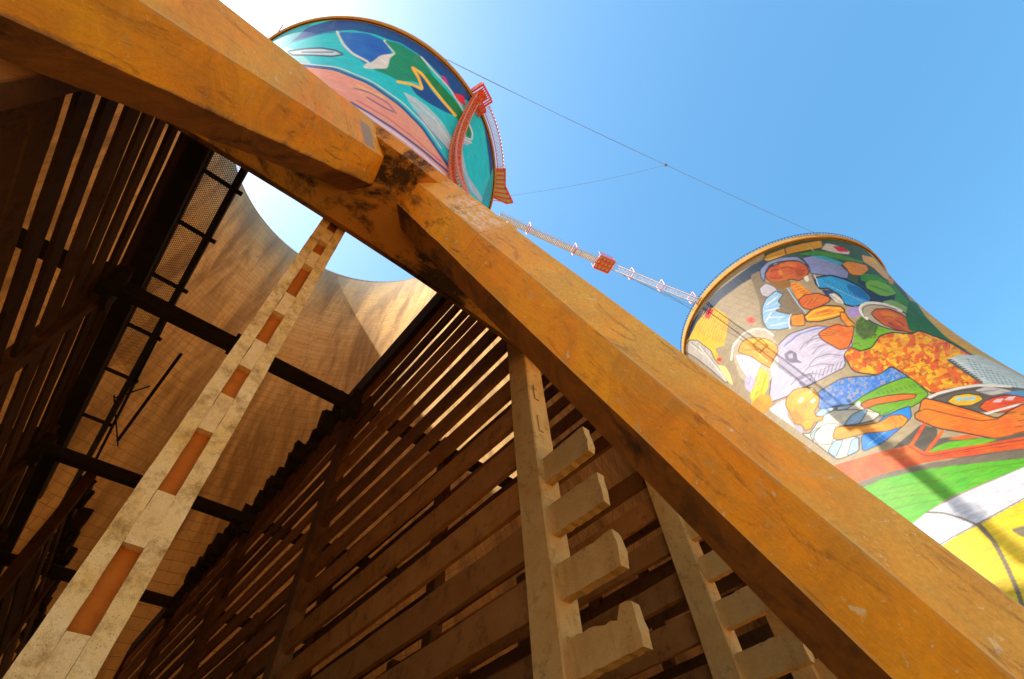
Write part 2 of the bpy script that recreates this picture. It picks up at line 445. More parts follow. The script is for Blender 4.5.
class Painter:
    """flat colour areas given in photo pixels, evaluated at the shell's own surface points"""
    def __init__(self, px, base):
        self.P = px; self.c = np.tile(np.array(base), (len(px), 1)); self.f = (0, 0, 1.0)
        self.ok = (np.abs(px) < 4000).all(1)
    def frame(self, x, y, s): self.f = (x, y, s); return self
    def conv(self, pts):
        x, y, s = self.f
        return np.array([(x + p[0] / s, y + p[1] / s) for p in pts])
    def smooth(self, Q, closed=True, it=2):
        for _ in range(it):
            N = np.roll(Q, -1, 0) if closed else Q[1:]
            A = Q if closed else Q[:-1]
            R = np.empty((2 * len(A), 2)); R[0::2] = A * .88 + N * .12; R[1::2] = A * .12 + N * .88
            Q = R if closed else np.vstack([Q[:1], R, Q[-1:]])
        return Q
    def fill(self, pts, rgb, cells=None, alpha=1.0, pxs=False):
        Q = self.smooth(np.array(pts, float) if pxs else self.conv(pts))
        lo = Q.min(0) - 1; hi = Q.max(0) + 1
        idx = np.where(self.ok & (self.P >= lo).all(1) & (self.P <= hi).all(1))[0]
        if len(idx) == 0: return
        p = self.P[idx]; ins = np.zeros(len(idx), bool); dm = np.full(len(idx), 1e9)
        j = len(Q) - 1
        for i in range(len(Q)):
            xi, yi = Q[i]; xj, yj = Q[j]
            if yi != yj:
                hit = ((yi > p[:, 1]) != (yj > p[:, 1])) & (p[:, 0] < (xj - xi) * (p[:, 1] - yi) / (yj - yi) + xi)
                ins ^= hit
            v = Q[i] - Q[j]; t = np.clip(((p - Q[j]) @ v) / max((v ** 2).sum(), 1e-9), 0, 1)
            dm = np.minimum(dm, ((p - Q[j] - t[:, None] * v) ** 2).sum(1))
            j = i
        dm = np.sqrt(dm); cov = np.clip(np.where(ins, 0.5 + dm, 0.5 - dm), 0, 1)
        keep = cov > 0 if cells is None else ins
        idx = idx[keep]
        if len(idx) == 0: return
        if cells is None:
            a = (cov[keep] * alpha)[:, None]
            self.c[idx] = self.c[idx] * (1 - a) + np.array(lin(*rgb)) * a
        else:                                        # patchwork cloth
            size, cols = cells
            r = np.random.default_rng(5)
            n = max(4, int((hi - lo).prod() / size ** 2))
            s = lo + r.random((n, 2)) * (hi - lo)
            k = np.array([lin(*cols[q]) for q in r.integers(0, len(cols), n)])
            d = ((self.P[idx][:, None, :] - s[None]) ** 2).sum(2)
            self.c[idx] = k[d.argmin(1)]
    def stroke(self, pts, w, rgb, closed=False, pxs=False):
        Q = np.array(pts, float) if pxs else self.conv(pts)
        Q = self.smooth(Q, closed)
        if closed: Q = np.vstack([Q, Q[:1]])
        lo = Q.min(0) - w; hi = Q.max(0) + w
        idx = np.where(self.ok & (self.P >= lo).all(1) & (self.P <= hi).all(1))[0]
        if len(idx) == 0: return
        p = self.P[idx]; dm = np.full(len(idx), 1e9)
        for a, b in zip(Q[:-1], Q[1:]):
            v = b - a; L = max((v ** 2).sum(), 1e-9)
            t = np.clip(((p - a) @ v) / L, 0, 1)
            dm = np.minimum(dm, np.hypot(*(p - a - t[:, None] * v).T))
        a = np.clip((w / 2 + 0.35 - dm) / 0.7, 0, 1)[:, None]
        self.c[idx] = self.c[idx] * (1 - a) + np.array(lin(*rgb)) * a
    def shape(self, pts, rgb, edge=(70, 55, 40), w=0.9, cells=None):
        self.fill(pts, rgb, cells)
        self.stroke(pts, w * 1.3, tuple(int(c * 0.7) for c in edge), True)
    def ell(self, cx, cy, rx, ry, n=18, a0=0.0, a1=2 * math.pi):
        return [(cx + rx * math.cos(a0 + (a1 - a0) * k / n), cy + ry * math.sin(a0 + (a1 - a0) * k / n)) for k in range(n + (a1 - a0 < 6.2))]

def paint_near_tower(p):
    """turquoise, blue and green shapes with a pink landscape"""
    WHT = (205, 205, 200); NAVY = (42, 72, 130)
    p.frame(260, 0, 3.087)
    p.fill([(-400, 420), (40, 40), (300, -40), (600, 100), (760, 500), (760, 700), (-400, 700)], (45, 185, 192))
    p.fill([(-100, 160), (40, 130), (130, 88), (230, 60), (330, 60), (430, 90), (520, 145), (600, 205), (680, 270), (720, 420), (720, 620),
            (712, 610), (708, 500), (690, 380), (655, 320), (640, 310), (600, 292), (560, 240), (500, 180), (425, 132), (350, 104), (280, 92), (200, 100), (100, 128), (45, 150)], NAVY)
    p.stroke([(45, 150), (100, 130), (200, 101), (235, 100)], 1.2, (50, 120, 175))
    p.stroke([(385, 122), (430, 132), (500, 176), (560, 238)], 1.4, (60, 160, 190))
    # pale left glow and ellipse
    p.fill([(40, 150), (80, 140), (120, 160), (160, 195), (120, 210)], (150, 205, 205))
    p.shape([(85, 158), (140, 150), (190, 148), (235, 156), (258, 168), (225, 174), (150, 170), (100, 170)], (190, 205, 205), (90, 105, 130), 1.3)
    p.stroke([(130, 161), (225, 161)], 1.6, (120, 135, 160))
    # blue flag and white borders
    p.fill([(240, 98), (330, 102), (382, 124), (410, 168), (345, 190), (322, 196), (272, 150)], (24, 92, 180))
    p.stroke([(238, 98), (255, 135), (285, 165), (338, 193), (320, 207), (388, 214)], 2.2, WHT)
    p.fill([(320, 208), (345, 192), (372, 170), (420, 164), (402, 178), (394, 212)], WHT)
    p.stroke([(385, 126), (420, 165), (400, 176)], 2.4, WHT)
    # green
    p.fill([(382, 124), (425, 133), (500, 178), (535, 235), (560, 262), (605, 315), (655, 405), (648, 432), (615, 370), (560, 300), (525, 268),
            (470, 250), (430, 250), (395, 232), (345, 212), (394, 212), (402, 178), (420, 165)], (18, 132, 84))
    p.fill([(520, 225), (560, 262), (610, 318), (655, 405), (645, 430), (600, 352), (540, 285), (500, 250), (500, 230)], (30, 120, 40))
    p.fill([(462, 262), (505, 282), (488, 222), (530, 280), (600, 357), (570, 345), (520, 318), (480, 290)], NAVY)
    p.stroke([(425, 252), (468, 260), (502, 276), (490, 240), (468, 206), (500, 228), (530, 268), (565, 312), (603, 356)], 2.6, (238, 184, 22))
    p.stroke([(498, 176), (540, 224), (585, 272), (625, 335), (656, 408), (655, 432), (622, 420)], 1.5, WHT)
    p.fill([(560, 232), (572, 238), (585, 265), (570, 250)], (215, 60, 140))
    p.fill([(596, 286), (630, 296), (636, 330), (612, 312)], (215, 35, 55))
    # pale flows
    p.fill([(443, 283), (480, 300), (520, 330), (560, 372), (596, 430), (620, 500), (600, 470), (560, 425), (500, 370), (462, 320)], (165, 195, 200))
    p.stroke([(446, 288), (490, 322), (540, 368), (590, 440), (620, 520)], 1.0, WHT)
    p.fill([(482, 347), (505, 350), (545, 382), (590, 445), (612, 500), (570, 448), (520, 400)], (180, 190, 192))
    p.stroke([(484, 350), (520, 395), (580, 462), (625, 540)], 1.0, (120, 140, 160))
    p.fill([(605, 410), (655, 440), (640, 450), (620, 440), (640, 540), (680, 600), (700, 640), (650, 590), (615, 490)], (170, 180, 190))
    p.stroke([(612, 420), (652, 440)], 1.5, WHT)
    # pink landscape under a dark outline
    p.fill([(100, 195), (140, 205), (220, 214), (330, 258), (425, 322), (495, 392), (540, 452), (620, 560), (500, 640), (-100, 500), (-100, 200)], (224, 160, 132))
    p.stroke([(90, 198), (140, 203), (230, 213), (340, 258), (430, 322), (500, 392), (545, 458), (600, 540)], 2.6, (66, 82, 128))
    p.stroke([(90, 192), (150, 198), (240, 207), (345, 250), (440, 316), (512, 388), (560, 458)], 1.1, WHT)
    p.stroke([(290, 272), (340, 286), (395, 318), (420, 350)], 1.4, (150, 105, 120))
    p.stroke([(330, 300), (380, 330), (410, 345)], 1.3, (110, 80, 105))
    p.stroke([(300, 262), (380, 300)], 1.2, (232, 195, 120))
    p.stroke([(280, 315), (340, 350), (420, 402), (500, 462), (580, 530)], 1.9, (70, 70, 120))
    p.stroke([(265, 320), (340, 360), (420, 415), (500, 476), (570, 540)], 2.2, (205, 195, 205))
    p.stroke([(300, 310), (400, 368), (480, 430), (560, 500)], 1.4, (205, 120, 110))
    p.stroke([(250, 330), (350, 385), (450, 450), (560, 545)], 2.4, (225, 175, 150))

def paint_far_tower(p):
    """figures with a brass horn, patchwork dress, a child, fields and a road"""
    OR = (228, 112, 10); OR2 = (240, 148, 18); DK = (62, 50, 38); WHT = (222, 218, 205); NV = (32, 52, 78)
    p.frame(670, 230, 2.89)
    p.fill([(-400, 200), (300, -300), (900, -300), (2600, 500), (2600, 2500), (-600, 2500)], (172, 154, 124))
    for k in range(16):                                   # faint courses of bare wall
        p.stroke([(50 + 15 * k, 300 - 12 * k), (215 + 15 * k, 345 - 10 * k)], 0.5, (150, 132, 104))
    # ---- top strip under the rim
    p.fill([(20, 360), (60, 270), (130, 180), (230, 105), (300, 70), (300, 112), (215, 150), (140, 205), (80, 290), (40, 360)], NV)
    p.fill([(35, 345), (60, 300), (95, 265), (70, 310)], (60, 45, 25))
    p.frame(750, 235, 6.175)
    p.fill([(80, 110), (215, 60), (330, 30), (500, 10), (700, 60), (820, 150), (900, 260), (988, 400), (988, 470), (900, 430), (820, 430), (740, 420), (600, 300), (400, 200), (110, 170)], (54, 84, 62))
    p.shape([(80, 150), (105, 120), (215, 78), (330, 48), (440, 30), (452, 78), (340, 98), (240, 118), (110, 165)], (208, 152, 16), (80, 55, 15), 0.7)
    p.stroke([(214, 80), (222, 118)], 1.2, (70, 50, 20)); p.stroke([(355, 60), (400, 105)], 0.9, (215, 190, 150))
    p.fill([(300, 118), (400, 96), (520, 112), (700, 160), (690, 178), (560, 150), (430, 128)], (74, 142, 48))
    p.fill([(440, 86), (470, 50), (520, 60), (615, 100), (612, 120), (540, 112), (480, 98)], (206, 200, 196))
    p.fill([(508, 66), (575, 76), (615, 104), (545, 102)], (206, 44, 44))
    p.fill([(690, 120), (780, 150), (850, 235), (868, 285), (825, 262), (760, 200), (700, 165)], (202, 172, 118))
    p.fill([(720, 128), (785, 150), (815, 195), (760, 175)], (224, 176, 24))
    p.fill([(680, 240), (800, 300), (940, 420), (830, 430), (735, 425), (750, 370), (660, 290)], NV)
    p.shape([(566, 178), (600, 160), (650, 168), (722, 184), (734, 216), (690, 252), (640, 250), (612, 236), (592, 205)], (216, 140, 22), (110, 70, 20), 0.7)
    p.fill([(690, 238), (780, 246), (850, 290), (830, 318), (740, 300), (680, 278)], (62, 142, 40))
    p.fill([(712, 300), (735, 280), (790, 280), (872, 318), (905, 362), (850, 378), (800, 372), (750, 342), (722, 330)], (124, 178, 84))
    p.stroke([(740, 310), (800, 330), (860, 350)], 0.9, (70, 130, 60))
    p.fill([(835, 268), (880, 300), (988, 420), (1060, 520), (960, 470), (890, 405), (905, 360), (860, 310)], (66, 136, 46))
    p.fill([(820, 410), (880, 398), (988, 455), (988, 490), (900, 450), (830, 430)], (132, 170, 110))
    p.fill([(850, 262), (880, 270), (890, 300), (862, 300)], (214, 140, 60))
    # ---- seated horn player
    p.shape([(320, 140), (400, 124), (480, 148), (560, 184), (612, 232), (602, 272), (520, 256), (440, 246), (376, 238), (362, 190)], (142, 150, 190), (60, 70, 105), 0.8)
    p.fill([(368, 126), (460, 128), (575, 172), (560, 188), (450, 150)], (92, 170, 190))
    p.shape([(404, 262), (500, 248), (590, 274), (680, 318), (748, 380), (742, 412), (690, 432), (640, 442), (585, 430), (555, 372), (480, 328), (430, 332), (402, 296)], (96, 164, 214), (24, 38, 66), 1.2)
    p.fill([(600, 300), (670, 320), (745, 384), (735, 408), (650, 372), (600, 330)], (52, 112, 172))
    for k in range(9):
        x = 452 + 26 * k; y = 268 + 12 * k
        p.stroke([(x, y), (x + 22, y + 34)], 0.6, (52, 104, 162)); p.stroke([(x + 10, y + 30), (x + 34, y + 48)], 0.5, (150, 200, 230))
    p.stroke([(385, 250), (405, 300), (436, 335)], 1.3, NV); p.stroke([(396, 246), (412, 280), (424, 318)], 0.8, (215, 220, 225))
    p.fill([(440, 335), (500, 340), (560, 400), (540, 420), (470, 380)], (44, 62, 92))
    p.fill([(0, 250), (60, 220), (100, 290), (180, 320), (250, 340), (330, 430), (345, 500), (260, 560), (150, 590), (70, 560), (60, 420)], (132, 116, 92))
    p.shape([(58, 330), (96, 296), (150, 318), (176, 350), (128, 388), (72, 374)], (198, 192, 200), (130, 120, 120), 0.6)
    p.shape([(74, 450), (98, 394), (160, 344), (206, 368), (172, 408), (196, 432), (156, 470), (254, 490), (246, 572), (180, 586), (108, 584), (78, 530)], (166, 202, 230), (96, 108, 125), 0.8)
    for q in (((105, 430), (170, 380)), ((100, 470), (180, 450)), ((110, 510), (210, 505)), ((130, 560), (230, 540)), ((95, 540), (130, 480))):
        p.stroke(list(q), 1.0, (226, 236, 240))
    p.stroke([(252, 492), (238, 530), (246, 575)], 1.4, (228, 230, 230))
    p.shape([(62, 214), (108, 166), (190, 138), (290, 132), (332, 162), (372, 210), (358, 244), (330, 184), (280, 156), (190, 162), (122, 184), (92, 232), (90, 290), (66, 260)], (138, 150, 188), (70, 75, 105), 0.7)
    p.shape([(94, 240), (122, 200), (160, 184), (230, 160), (300, 160), (350, 188), (366, 230), (340, 262), (300, 282), (250, 272), (200, 292), (150, 292), (100, 272)], (198, 88, 18), (90, 40, 12), 0.8)
    p.fill([(180, 176), (260, 164), (300, 190), (250, 208), (190, 204)], (216, 112, 30))
    p.stroke([(195, 204), (230, 196), (264, 206)], 1.1, (112, 48, 14)); p.stroke([(130, 226), (150, 214), (172, 216)], 1.0, (130, 54, 14)); p.fill([(170, 222), (190, 214), (204, 240), (184, 250)], (226, 128, 44))
    p.fill([(270, 206), (350, 216), (330, 250), (290, 262)], (172, 72, 14))
    p.stroke([(120, 262), (160, 268), (200, 262)], 0.8, (120, 52, 14))
    p.fill([(100, 274), (190, 290), (246, 276), (252, 320), (200, 334), (130, 304)], (150, 104, 44))
    p.fill([(250, 290), (300, 296), (392, 368), (350, 400), (290, 396), (262, 330)], OR2)
    for k in range(6):
        p.stroke([(262 + 16 * k, 310 + 14 * k), (290 + 16 * k, 300 + 14 * k)], 0.7, (150, 84, 14))
    p.stroke([(232, 330), (300, 430), (345, 480)], 1.3, (176, 196, 216))
    p.fill([(330, 262), (356, 246), (366, 280), (350, 290)], (228, 224, 214))
    p.shape([(298, 404), (336, 370), (420, 358), (492, 384), (494, 410), (434, 440), (372, 462), (318, 446)], (222, 106, 10), (100, 50, 10), 0.8)
    for k in range(3): p.stroke([(320 + 34 * k, 440 - 8 * k), (352 + 34 * k, 402 - 8 * k)], 0.7, (140, 66, 8))
    p.fill([(486, 366), (520, 360), (570, 400), (580, 425), (530, 415)], (226, 220, 206)); p.stroke([(500, 372), (560, 415)], 0.7, (120, 115, 110))
    p.shape([(250, 498), (332, 484), (342, 560), (256, 562)], OR2, (150, 90, 20), 0.7)
    p.shape([(332, 506), (380, 460), (460, 434), (560, 440), (586, 462), (574, 492), (520, 512), (430, 534), (352, 536)], (244, 160, 24), (110, 66, 12), 1.1)
    p.stroke([(350, 505), (400, 468), (480, 448), (560, 456), (560, 482), (500, 500), (420, 515), (360, 520), (350, 505)], 1.0, (250, 216, 130))
    p.fill([(400, 480), (480, 458), (520, 470), (490, 490), (420, 502)], (222, 122, 34)); p.stroke([(420, 492), (500, 474)], 0.8, (250, 205, 110))
    p.shape([(556, 474), (584, 478), (612, 520), (654, 556), (640, 580), (600, 562), (560, 520)], OR2, (130, 76, 14), 0.8)
    p.stroke([(350, 560), (440, 552), (540, 545), (600, 565)], 1.1, (226, 140, 60))
    p.fill([(594, 458), (650, 440), (706, 442), (690, 486), (640, 512), (610, 495)], (168, 150, 196))
    # ---- woman with hat, patchwork dress
    p.fill([(650, 545), (700, 488), (760, 540), (860, 585), (920, 604), (810, 640), (745, 700), (700, 760), (560, 790), (520, 740), (640, 679)], (110, 172, 34))
    p.fill([(655, 530), (720, 488), (795, 556), (770, 620), (700, 650), (650, 600)], (86, 108, 54))
    rr = random.Random(4)
    for k in range(40):
        p.fill(p.ell(rr.uniform(668, 780), rr.uniform(505, 640), rr.uniform(3, 8), rr.uniform(3, 6), 8), rr.choice(((58, 72, 40), (104, 140, 52), (70, 88, 44))))
    hat = [(848 + 178 * math.cos(a) * .95 - 62 * math.sin(a) * .30, 505 + 178 * math.cos(a) * .32 + 66 * math.sin(a)) for a in [k * 2 * math.pi / 22 for k in range(22)]]
    p.shape(hat, (176, 168, 144), DK, 0.9)
    p.stroke(hat[8:19], 2.4, (228, 228, 220)); p.stroke([(q[0] + 16, q[1] + 12) for q in hat[9:18]], 0.8, (80, 78, 74))
    p.shape([(748, 484), (776, 456), (860, 455), (940, 490), (1000, 545), (1010, 606), (905, 585), (822, 552), (770, 512)], (198, 90, 16), (84, 40, 12), 0.8)
    p.fill([(800, 470), (860, 466), (920, 500), (880, 520), (820, 500)], (216, 116, 34))
    p.stroke([(815, 508), (850, 500), (880, 512)], 0.8, (120, 52, 12)); p.stroke([(900, 528), (930, 540), (950, 560)], 0.8, (120, 52, 12)); p.fill([(850, 530), (900, 545), (960, 590), (900, 580), (850, 555)], (168, 70, 12)); p.stroke([(860, 545), (890, 560)], 0.7, (100, 44, 12))
    p.frame(670, 230, 2.89)
    p.fill([(690, 200), (740, 225), (800, 290), (880, 350), (820, 345), (740, 300), (690, 290), (680, 250)], (44, 104, 52))
    p.fill([(700, 190), (760, 240), (830, 300), (950, 372), (1030, 412), (1500, 640), (1500, 680), (1023, 440), (900, 372), (800, 312), (740, 252)], (206, 182, 112))
    p.fill([(760, 258), (830, 312), (900, 356), (860, 348), (800, 310)], (222, 170, 30))
    p.shape([(495, 352), (515, 336), (552, 350), (584, 340), (606, 306), (640, 296), (700, 300), (720, 290), (800, 320), (880, 366), (985, 420), (900, 450), (760, 476), (700, 432), (640, 392), (604, 420), (530, 410)],
            (225, 130, 25), DK, 1.0, cells=(3.6, [(226, 108, 34), (236, 168, 18), (242, 186, 22), (214, 96, 40), (232, 150, 20), (206, 118, 16)]))
    for k in range(26):
        x = 530 + (k * 67) % 360; y = 330 + (k * 29) % 60 + (x - 530) * 0.19
        p.stroke([(x, y), (x + 12, y - 5), (x + 20, y + 4)], 0.6, (120, 58, 20))
    # ---- tower block
    p.fill([(798, 374), (838, 360), (900, 362), (1023, 425), (1500, 660), (1500, 720), (1023, 464), (900, 444), (840, 402)], (186, 200, 198))
    p.fill([(798, 376), (812, 370), (905, 436), (900, 446), (840, 404)], (86, 86, 84))
    for k in range(13):
        p.stroke([(806 + 7.5 * k, 372 + 5.2 * k), (826 + 8 * k, 368 + 5.2 * k)], 0.55, (225, 230, 228))
    for k in range(7):
        for j in range(9):
            p.stroke([(858 + 17 * j + 4 * k, 372 + 8.5 * j + 7 * k), (864 + 17 * j + 4 * k, 375 + 8.5 * j + 7 * k)], 0.7, (96, 128, 142))
    # ---- lavender shirt and open hand
    p.shape([(300, 345), (345, 300), (420, 276), (490, 282), (530, 330), (502, 360), (508, 395), (420, 440), (340, 480), (285, 500), (292, 430), (308, 380)], (200, 192, 210), (120, 105, 115), 0.8)
    for q in ((395, 330), (412, 358), (402, 392), (380, 420), (350, 448), (375, 345)):
        p.stroke([q, (q[0] + 18, q[1] - 22), (q[0] + 55, q[1] - 34), (q[0] + 92, q[1] - 30)], 1.0, (148, 136, 148))
        p.stroke([(q[0] + 6, q[1] + 6), (q[0] + 30, q[1] - 16), (q[0] + 70, q[1] - 24)], 0.9, (224, 218, 228))
    for k in range(9):
        p.stroke([(405 + 12 * k, 436 - 5 * k), (413 + 12 * k, 408 - 4 * k)], 0.7, (124, 112, 120))
    p.stroke([(330, 336), (370, 302), (425, 284), (470, 280)], 1.6, (140, 150, 198))
    p.fill([(330, 358), (348, 346), (366, 356), (368, 374), (384, 384), (350, 384), (334, 374)], (112, 102, 130)); p.fill([(340, 360), (354, 356), (356, 370), (344, 372)], (186, 178, 198))
    p.shape([(428, 300), (444, 288), (460, 280), (484, 272), (514, 280), (532, 276), (528, 310), (516, 342), (490, 346), (462, 330), (440, 318)], OR, (110, 55, 8), 0.8)
    for k in range(4):
        p.stroke([(434 + 8 * k, 304 - 6 * k), (468 + 8 * k, 306 - 4 * k)], 0.6, (150, 70, 8))
    # ---- blue skirt, green rise
    p.shape([(425, 468), (500, 426), (600, 420), (640, 394), (705, 434), (640, 470), (570, 500), (500, 505), (430, 520)], (108, 146, 208), DK, 0.7,
            cells=(2.6, [(100, 140, 206), (122, 156, 212), (112, 150, 210), (150, 152, 176), (96, 134, 198)]))
    p.shape([(525, 502), (560, 478), (620, 446), (690, 422), (750, 474), (720, 500), (640, 540), (590, 535), (545, 520)], (112, 168, 20), (60, 84, 24), 0.8)
    for k in range(10):
        p.stroke([(600 + 13 * k, 470 - 3 * k), (606 + 13 * k, 476 - 3 * k)], 0.8, (78, 128, 18))
    # ---- striped yellow houses, red spots
    p.frame(680, 290, 6.175)
    p.fill([(20, 340), (60, 290), (110, 190), (200, 100), (300, 165), (290, 260), (276, 340), (215, 360), (250, 440), (215, 470), (150, 380), (60, 330)], (238, 194, 84))
    for k in range(13):
        p.stroke([(90 + 15 * k, 250 + 7 * k), (150 + 13 * k, 130 + 6 * k)], 0.6, (200, 152, 62))
        p.stroke([(60 + 12 * k, 300 + 9 * k), (76 + 12 * k, 270 + 9 * k)], 0.6, (252, 222, 130))
    p.fill([(148, 165), (176, 112), (210, 122), (178, 182)], (224, 84, 82))
    for x, y, r in ((437, 186, 22), (243, 430, 14)):
        p.fill(p.ell(x, y, r * 1.3, r), (226, 120, 104)); p.fill(p.ell(x, y, r * .5, r * .5), (190, 20, 32))
    p.shape([(20, 350), (60, 308), (110, 310), (150, 345), (190, 372), (215, 430), (260, 480), (300, 530), (290, 580), (200, 500), (100, 420), (30, 380)], (196, 188, 176), (130, 118, 100), 0.7)
    for q in (((60, 330), (100, 360), (150, 400)), ((120, 350), (160, 400), (200, 450)), ((200, 450), (250, 510), (280, 560))):
        p.stroke(list(q), 1.0, (228, 224, 216)); p.stroke([(a + 12, b - 2) for a, b in q], 0.6, (138, 128, 116))
    p.fill([(230, 460), (280, 470), (310, 520), (330, 590), (290, 560)], (240, 222, 160))
    # ---- man in a round frame
    p.fill([(330, 420), (340, 330), (400, 265), (480, 240), (560, 270), (610, 350), (600, 480), (560, 560), (450, 600), (370, 540)], (196, 182, 158))
    p.stroke([(316, 430), (330, 340), (390, 268), (470, 238), (530, 246), (575, 280)], 2.0, (226, 222, 212))
    p.shape([(356, 384), (380, 320), (440, 292), (530, 300), (600, 340), (606, 380), (570, 440), (560, 485), (500, 450), (440, 410)], (244, 166, 34), (170, 110, 30), 0.7)
    p.fill([(410, 300), (520, 300), (590, 335), (520, 330), (440, 330)], (250, 208, 110))
    p.stroke([(400, 372), (470, 366), (560, 386)], 1.2, (206, 120, 18)); p.stroke([(480, 380), (510, 420), (540, 440)], 1.0, (250, 220, 150))
    p.fill([(345, 400), (420, 405), (500, 455), (480, 500), (450, 560), (400, 520), (360, 450)], (226, 226, 232))
    p.stroke([(380, 430), (420, 480), (430, 530)], 0.8, (170, 172, 190)); p.stroke([(400, 420), (450, 470)], 0.8, (180, 180, 196))
    p.fill([(400, 540), (450, 520), (470, 600), (440, 640), (400, 600)], (198, 190, 210))
    p.fill([(430, 650), (470, 560), (490, 480), (550, 510), (545, 600), (500, 679), (450, 700)], (246, 208, 92))
    p.stroke([(450, 660), (500, 500)], 1.1, (252, 236, 170)); p.stroke([(490, 670), (535, 520)], 1.0, (222, 160, 36)); p.stroke([(470, 640), (545, 570)], 0.8, (226, 176, 60))
    p.fill([(440, 700), (500, 640), (560, 650), (575, 720), (520, 760), (460, 750)], OR2)
    p.fill([(555, 480), (600, 400), (610, 470), (570, 540)], (232, 224, 210))
    # ---- child: head, striped shirt, blue trousers
    p.frame(740, 380, 6.175)
    p.fill([(170, 180), (250, 130), (300, 110), (290, 220), (340, 290), (400, 330), (330, 290)], (212, 204, 206))
    p.shape([(430, 330), (460, 290), (500, 230), (560, 190), (640, 165), (720, 150), (800, 180), (870, 210), (820, 250), (740, 270), (600, 285), (580, 350), (740, 350), (735, 440), (600, 495), (480, 400), (380, 330)], (230, 222, 200), (110, 98, 84), 0.9)
    for q in ([(462, 215), (500, 178), (600, 165), (560, 195), (500, 230)], [(640, 280), (690, 215), (760, 180), (790, 185), (740, 270)], [(600, 165), (650, 160), (700, 150), (660, 180), (600, 190)],
              [(540, 440), (580, 378), (640, 366), (590, 480)], [(660, 470), (690, 368), (730, 352), (735, 435)], [(430, 340), (470, 300), (500, 290), (460, 330), (455, 380)]):
        p.shape(q, (172, 202, 224), (120, 112, 104), 0.7)
    p.stroke([(455, 340), (480, 300), (540, 265), (600, 270), (650, 290)], 0.9, (120, 110, 98)); p.stroke([(455, 360), (480, 395), (560, 400), (585, 350)], 0.9, (120, 110, 98))
    p.stroke([(530, 205), (600, 185), (720, 182), (830, 200)], 0.8, (90, 82, 74))
    p.fill([(700, 160), (735, 128), (750, 150), (725, 178)], (236, 230, 222))
    p.shape([(748, 348), (830, 290), (880, 230), (988, 180), (1050, 160), (1060, 230), (988, 300), (880, 390), (756, 444)], (88, 150, 226), DK, 0.7)
    p.stroke([(790, 400), (870, 340), (960, 280)], 1.4, (130, 188, 238)); p.stroke([(840, 310), (860, 350), (900, 370)], 1.0, (140, 192, 238)); p.stroke([(800, 345), (840, 380)], 0.9, (66, 120, 190))
    p.fill([(830, 250), (900, 212), (960, 175), (880, 215)], (50, 96, 150))
    p.shape([(742, 148), (800, 120), (900, 98), (1000, 86), (1090, 88), (1080, 112), (960, 132), (850, 150), (770, 178)], OR, (110, 55, 8), 0.8)
    p.shape([(572, 350), (590, 290), (640, 285), (760, 280), (860, 262), (930, 218), (1000, 214), (1040, 240), (1010, 285), (900, 318), (760, 330), (640, 366), (590, 368)], OR2, (140, 84, 10), 0.8)
    p.stroke([(640, 310), (760, 300), (880, 280)], 1.0, (248, 182, 60)); p.stroke([(930, 225), (965, 262), (960, 300)], 0.7, (170, 96, 8)); p.stroke([(980, 220), (1005, 250)], 0.7, (170, 96, 8))
    p.shape([(282, 160), (286, 110), (330, 62), (400, 42), (455, 52), (490, 100), (486, 150), (460, 192), (470, 228), (515, 222), (510, 250), (460, 262), (440, 300), (402, 312), (384, 278), (340, 268), (318, 216)], (246, 160, 16), (176, 112, 18), 0.8)
    p.fill([(310, 150), (350, 90), (420, 66), (460, 90), (430, 120), (370, 150)], (250, 182, 50))
    p.fill([(354, 128), (386, 104), (398, 116), (372, 142)], (244, 238, 220)); p.fill([(430, 130), (456, 112), (470, 124), (446, 146)], (240, 232, 205))
    p.fill([(300, 180), (350, 190), (400, 240), (384, 275), (340, 262), (315, 214)], (232, 138, 12)); p.stroke([(400, 150), (410, 175)], 1.0, (214, 126, 12)); p.stroke([(390, 250), (440, 240)], 1.0, (214, 126, 12))
    p.fill([(425, 60), (445, 48), (452, 72), (436, 82)], (238, 226, 200))
    p.fill([(330, 280), (384, 290), (390, 330), (350, 310)], (176, 172, 186))
    # ---- plate with traffic, long forearm
    p.frame(670, 230, 2.89)
    p.fill([(748, 482), (800, 458), (900, 444), (1023, 458), (1500, 520), (1500, 560), (1023, 500), (900, 530), (780, 505)], (96, 88, 76))
    p.stroke([(750, 484), (775, 472), (830, 458), (890, 448), (985, 452)], 2.4, (224, 220, 210)); p.stroke([(755, 490), (830, 466), (900, 458)], 0.7, (60, 54, 48))
    p.shape([(800, 496), (822, 478), (860, 472), (896, 478), (906, 490), (870, 508), (828, 508)], (228, 178, 30), (70, 55, 20), 0.7)
    for k in range(3): p.fill([(822 + 20 * k, 492 - k), (832 + 20 * k, 482 - k), (846 + 20 * k, 484 - k), (838 + 20 * k, 496 - k)], (160, 196, 206))
    p.fill([(880, 464), (915, 452), (960, 458), (990, 466), (930, 478)], (190, 185, 178)); p.stroke([(890, 468), (950, 462)], 0.8, (100, 96, 90))
    p.shape([(893, 514), (910, 494), (940, 482), (985, 476), (1060, 490), (1060, 515), (960, 527), (920, 527)], (222, 96, 60), (120, 50, 30), 0.7)
    for k in range(2): p.fill([(930 + 34 * k, 498 - 6 * k), (944 + 34 * k, 488 - 6 * k), (966 + 34 * k, 486 - 6 * k), (956 + 34 * k, 498 - 6 * k)], (226, 208, 204))
    p.stroke([(908, 532), (950, 520), (1010, 504), (1100, 500)], 2.2, (225, 222, 212))
    p.fill([(960, 470), (1023, 462), (1200, 480), (1200, 500), (1023, 482)], (112, 150, 186))
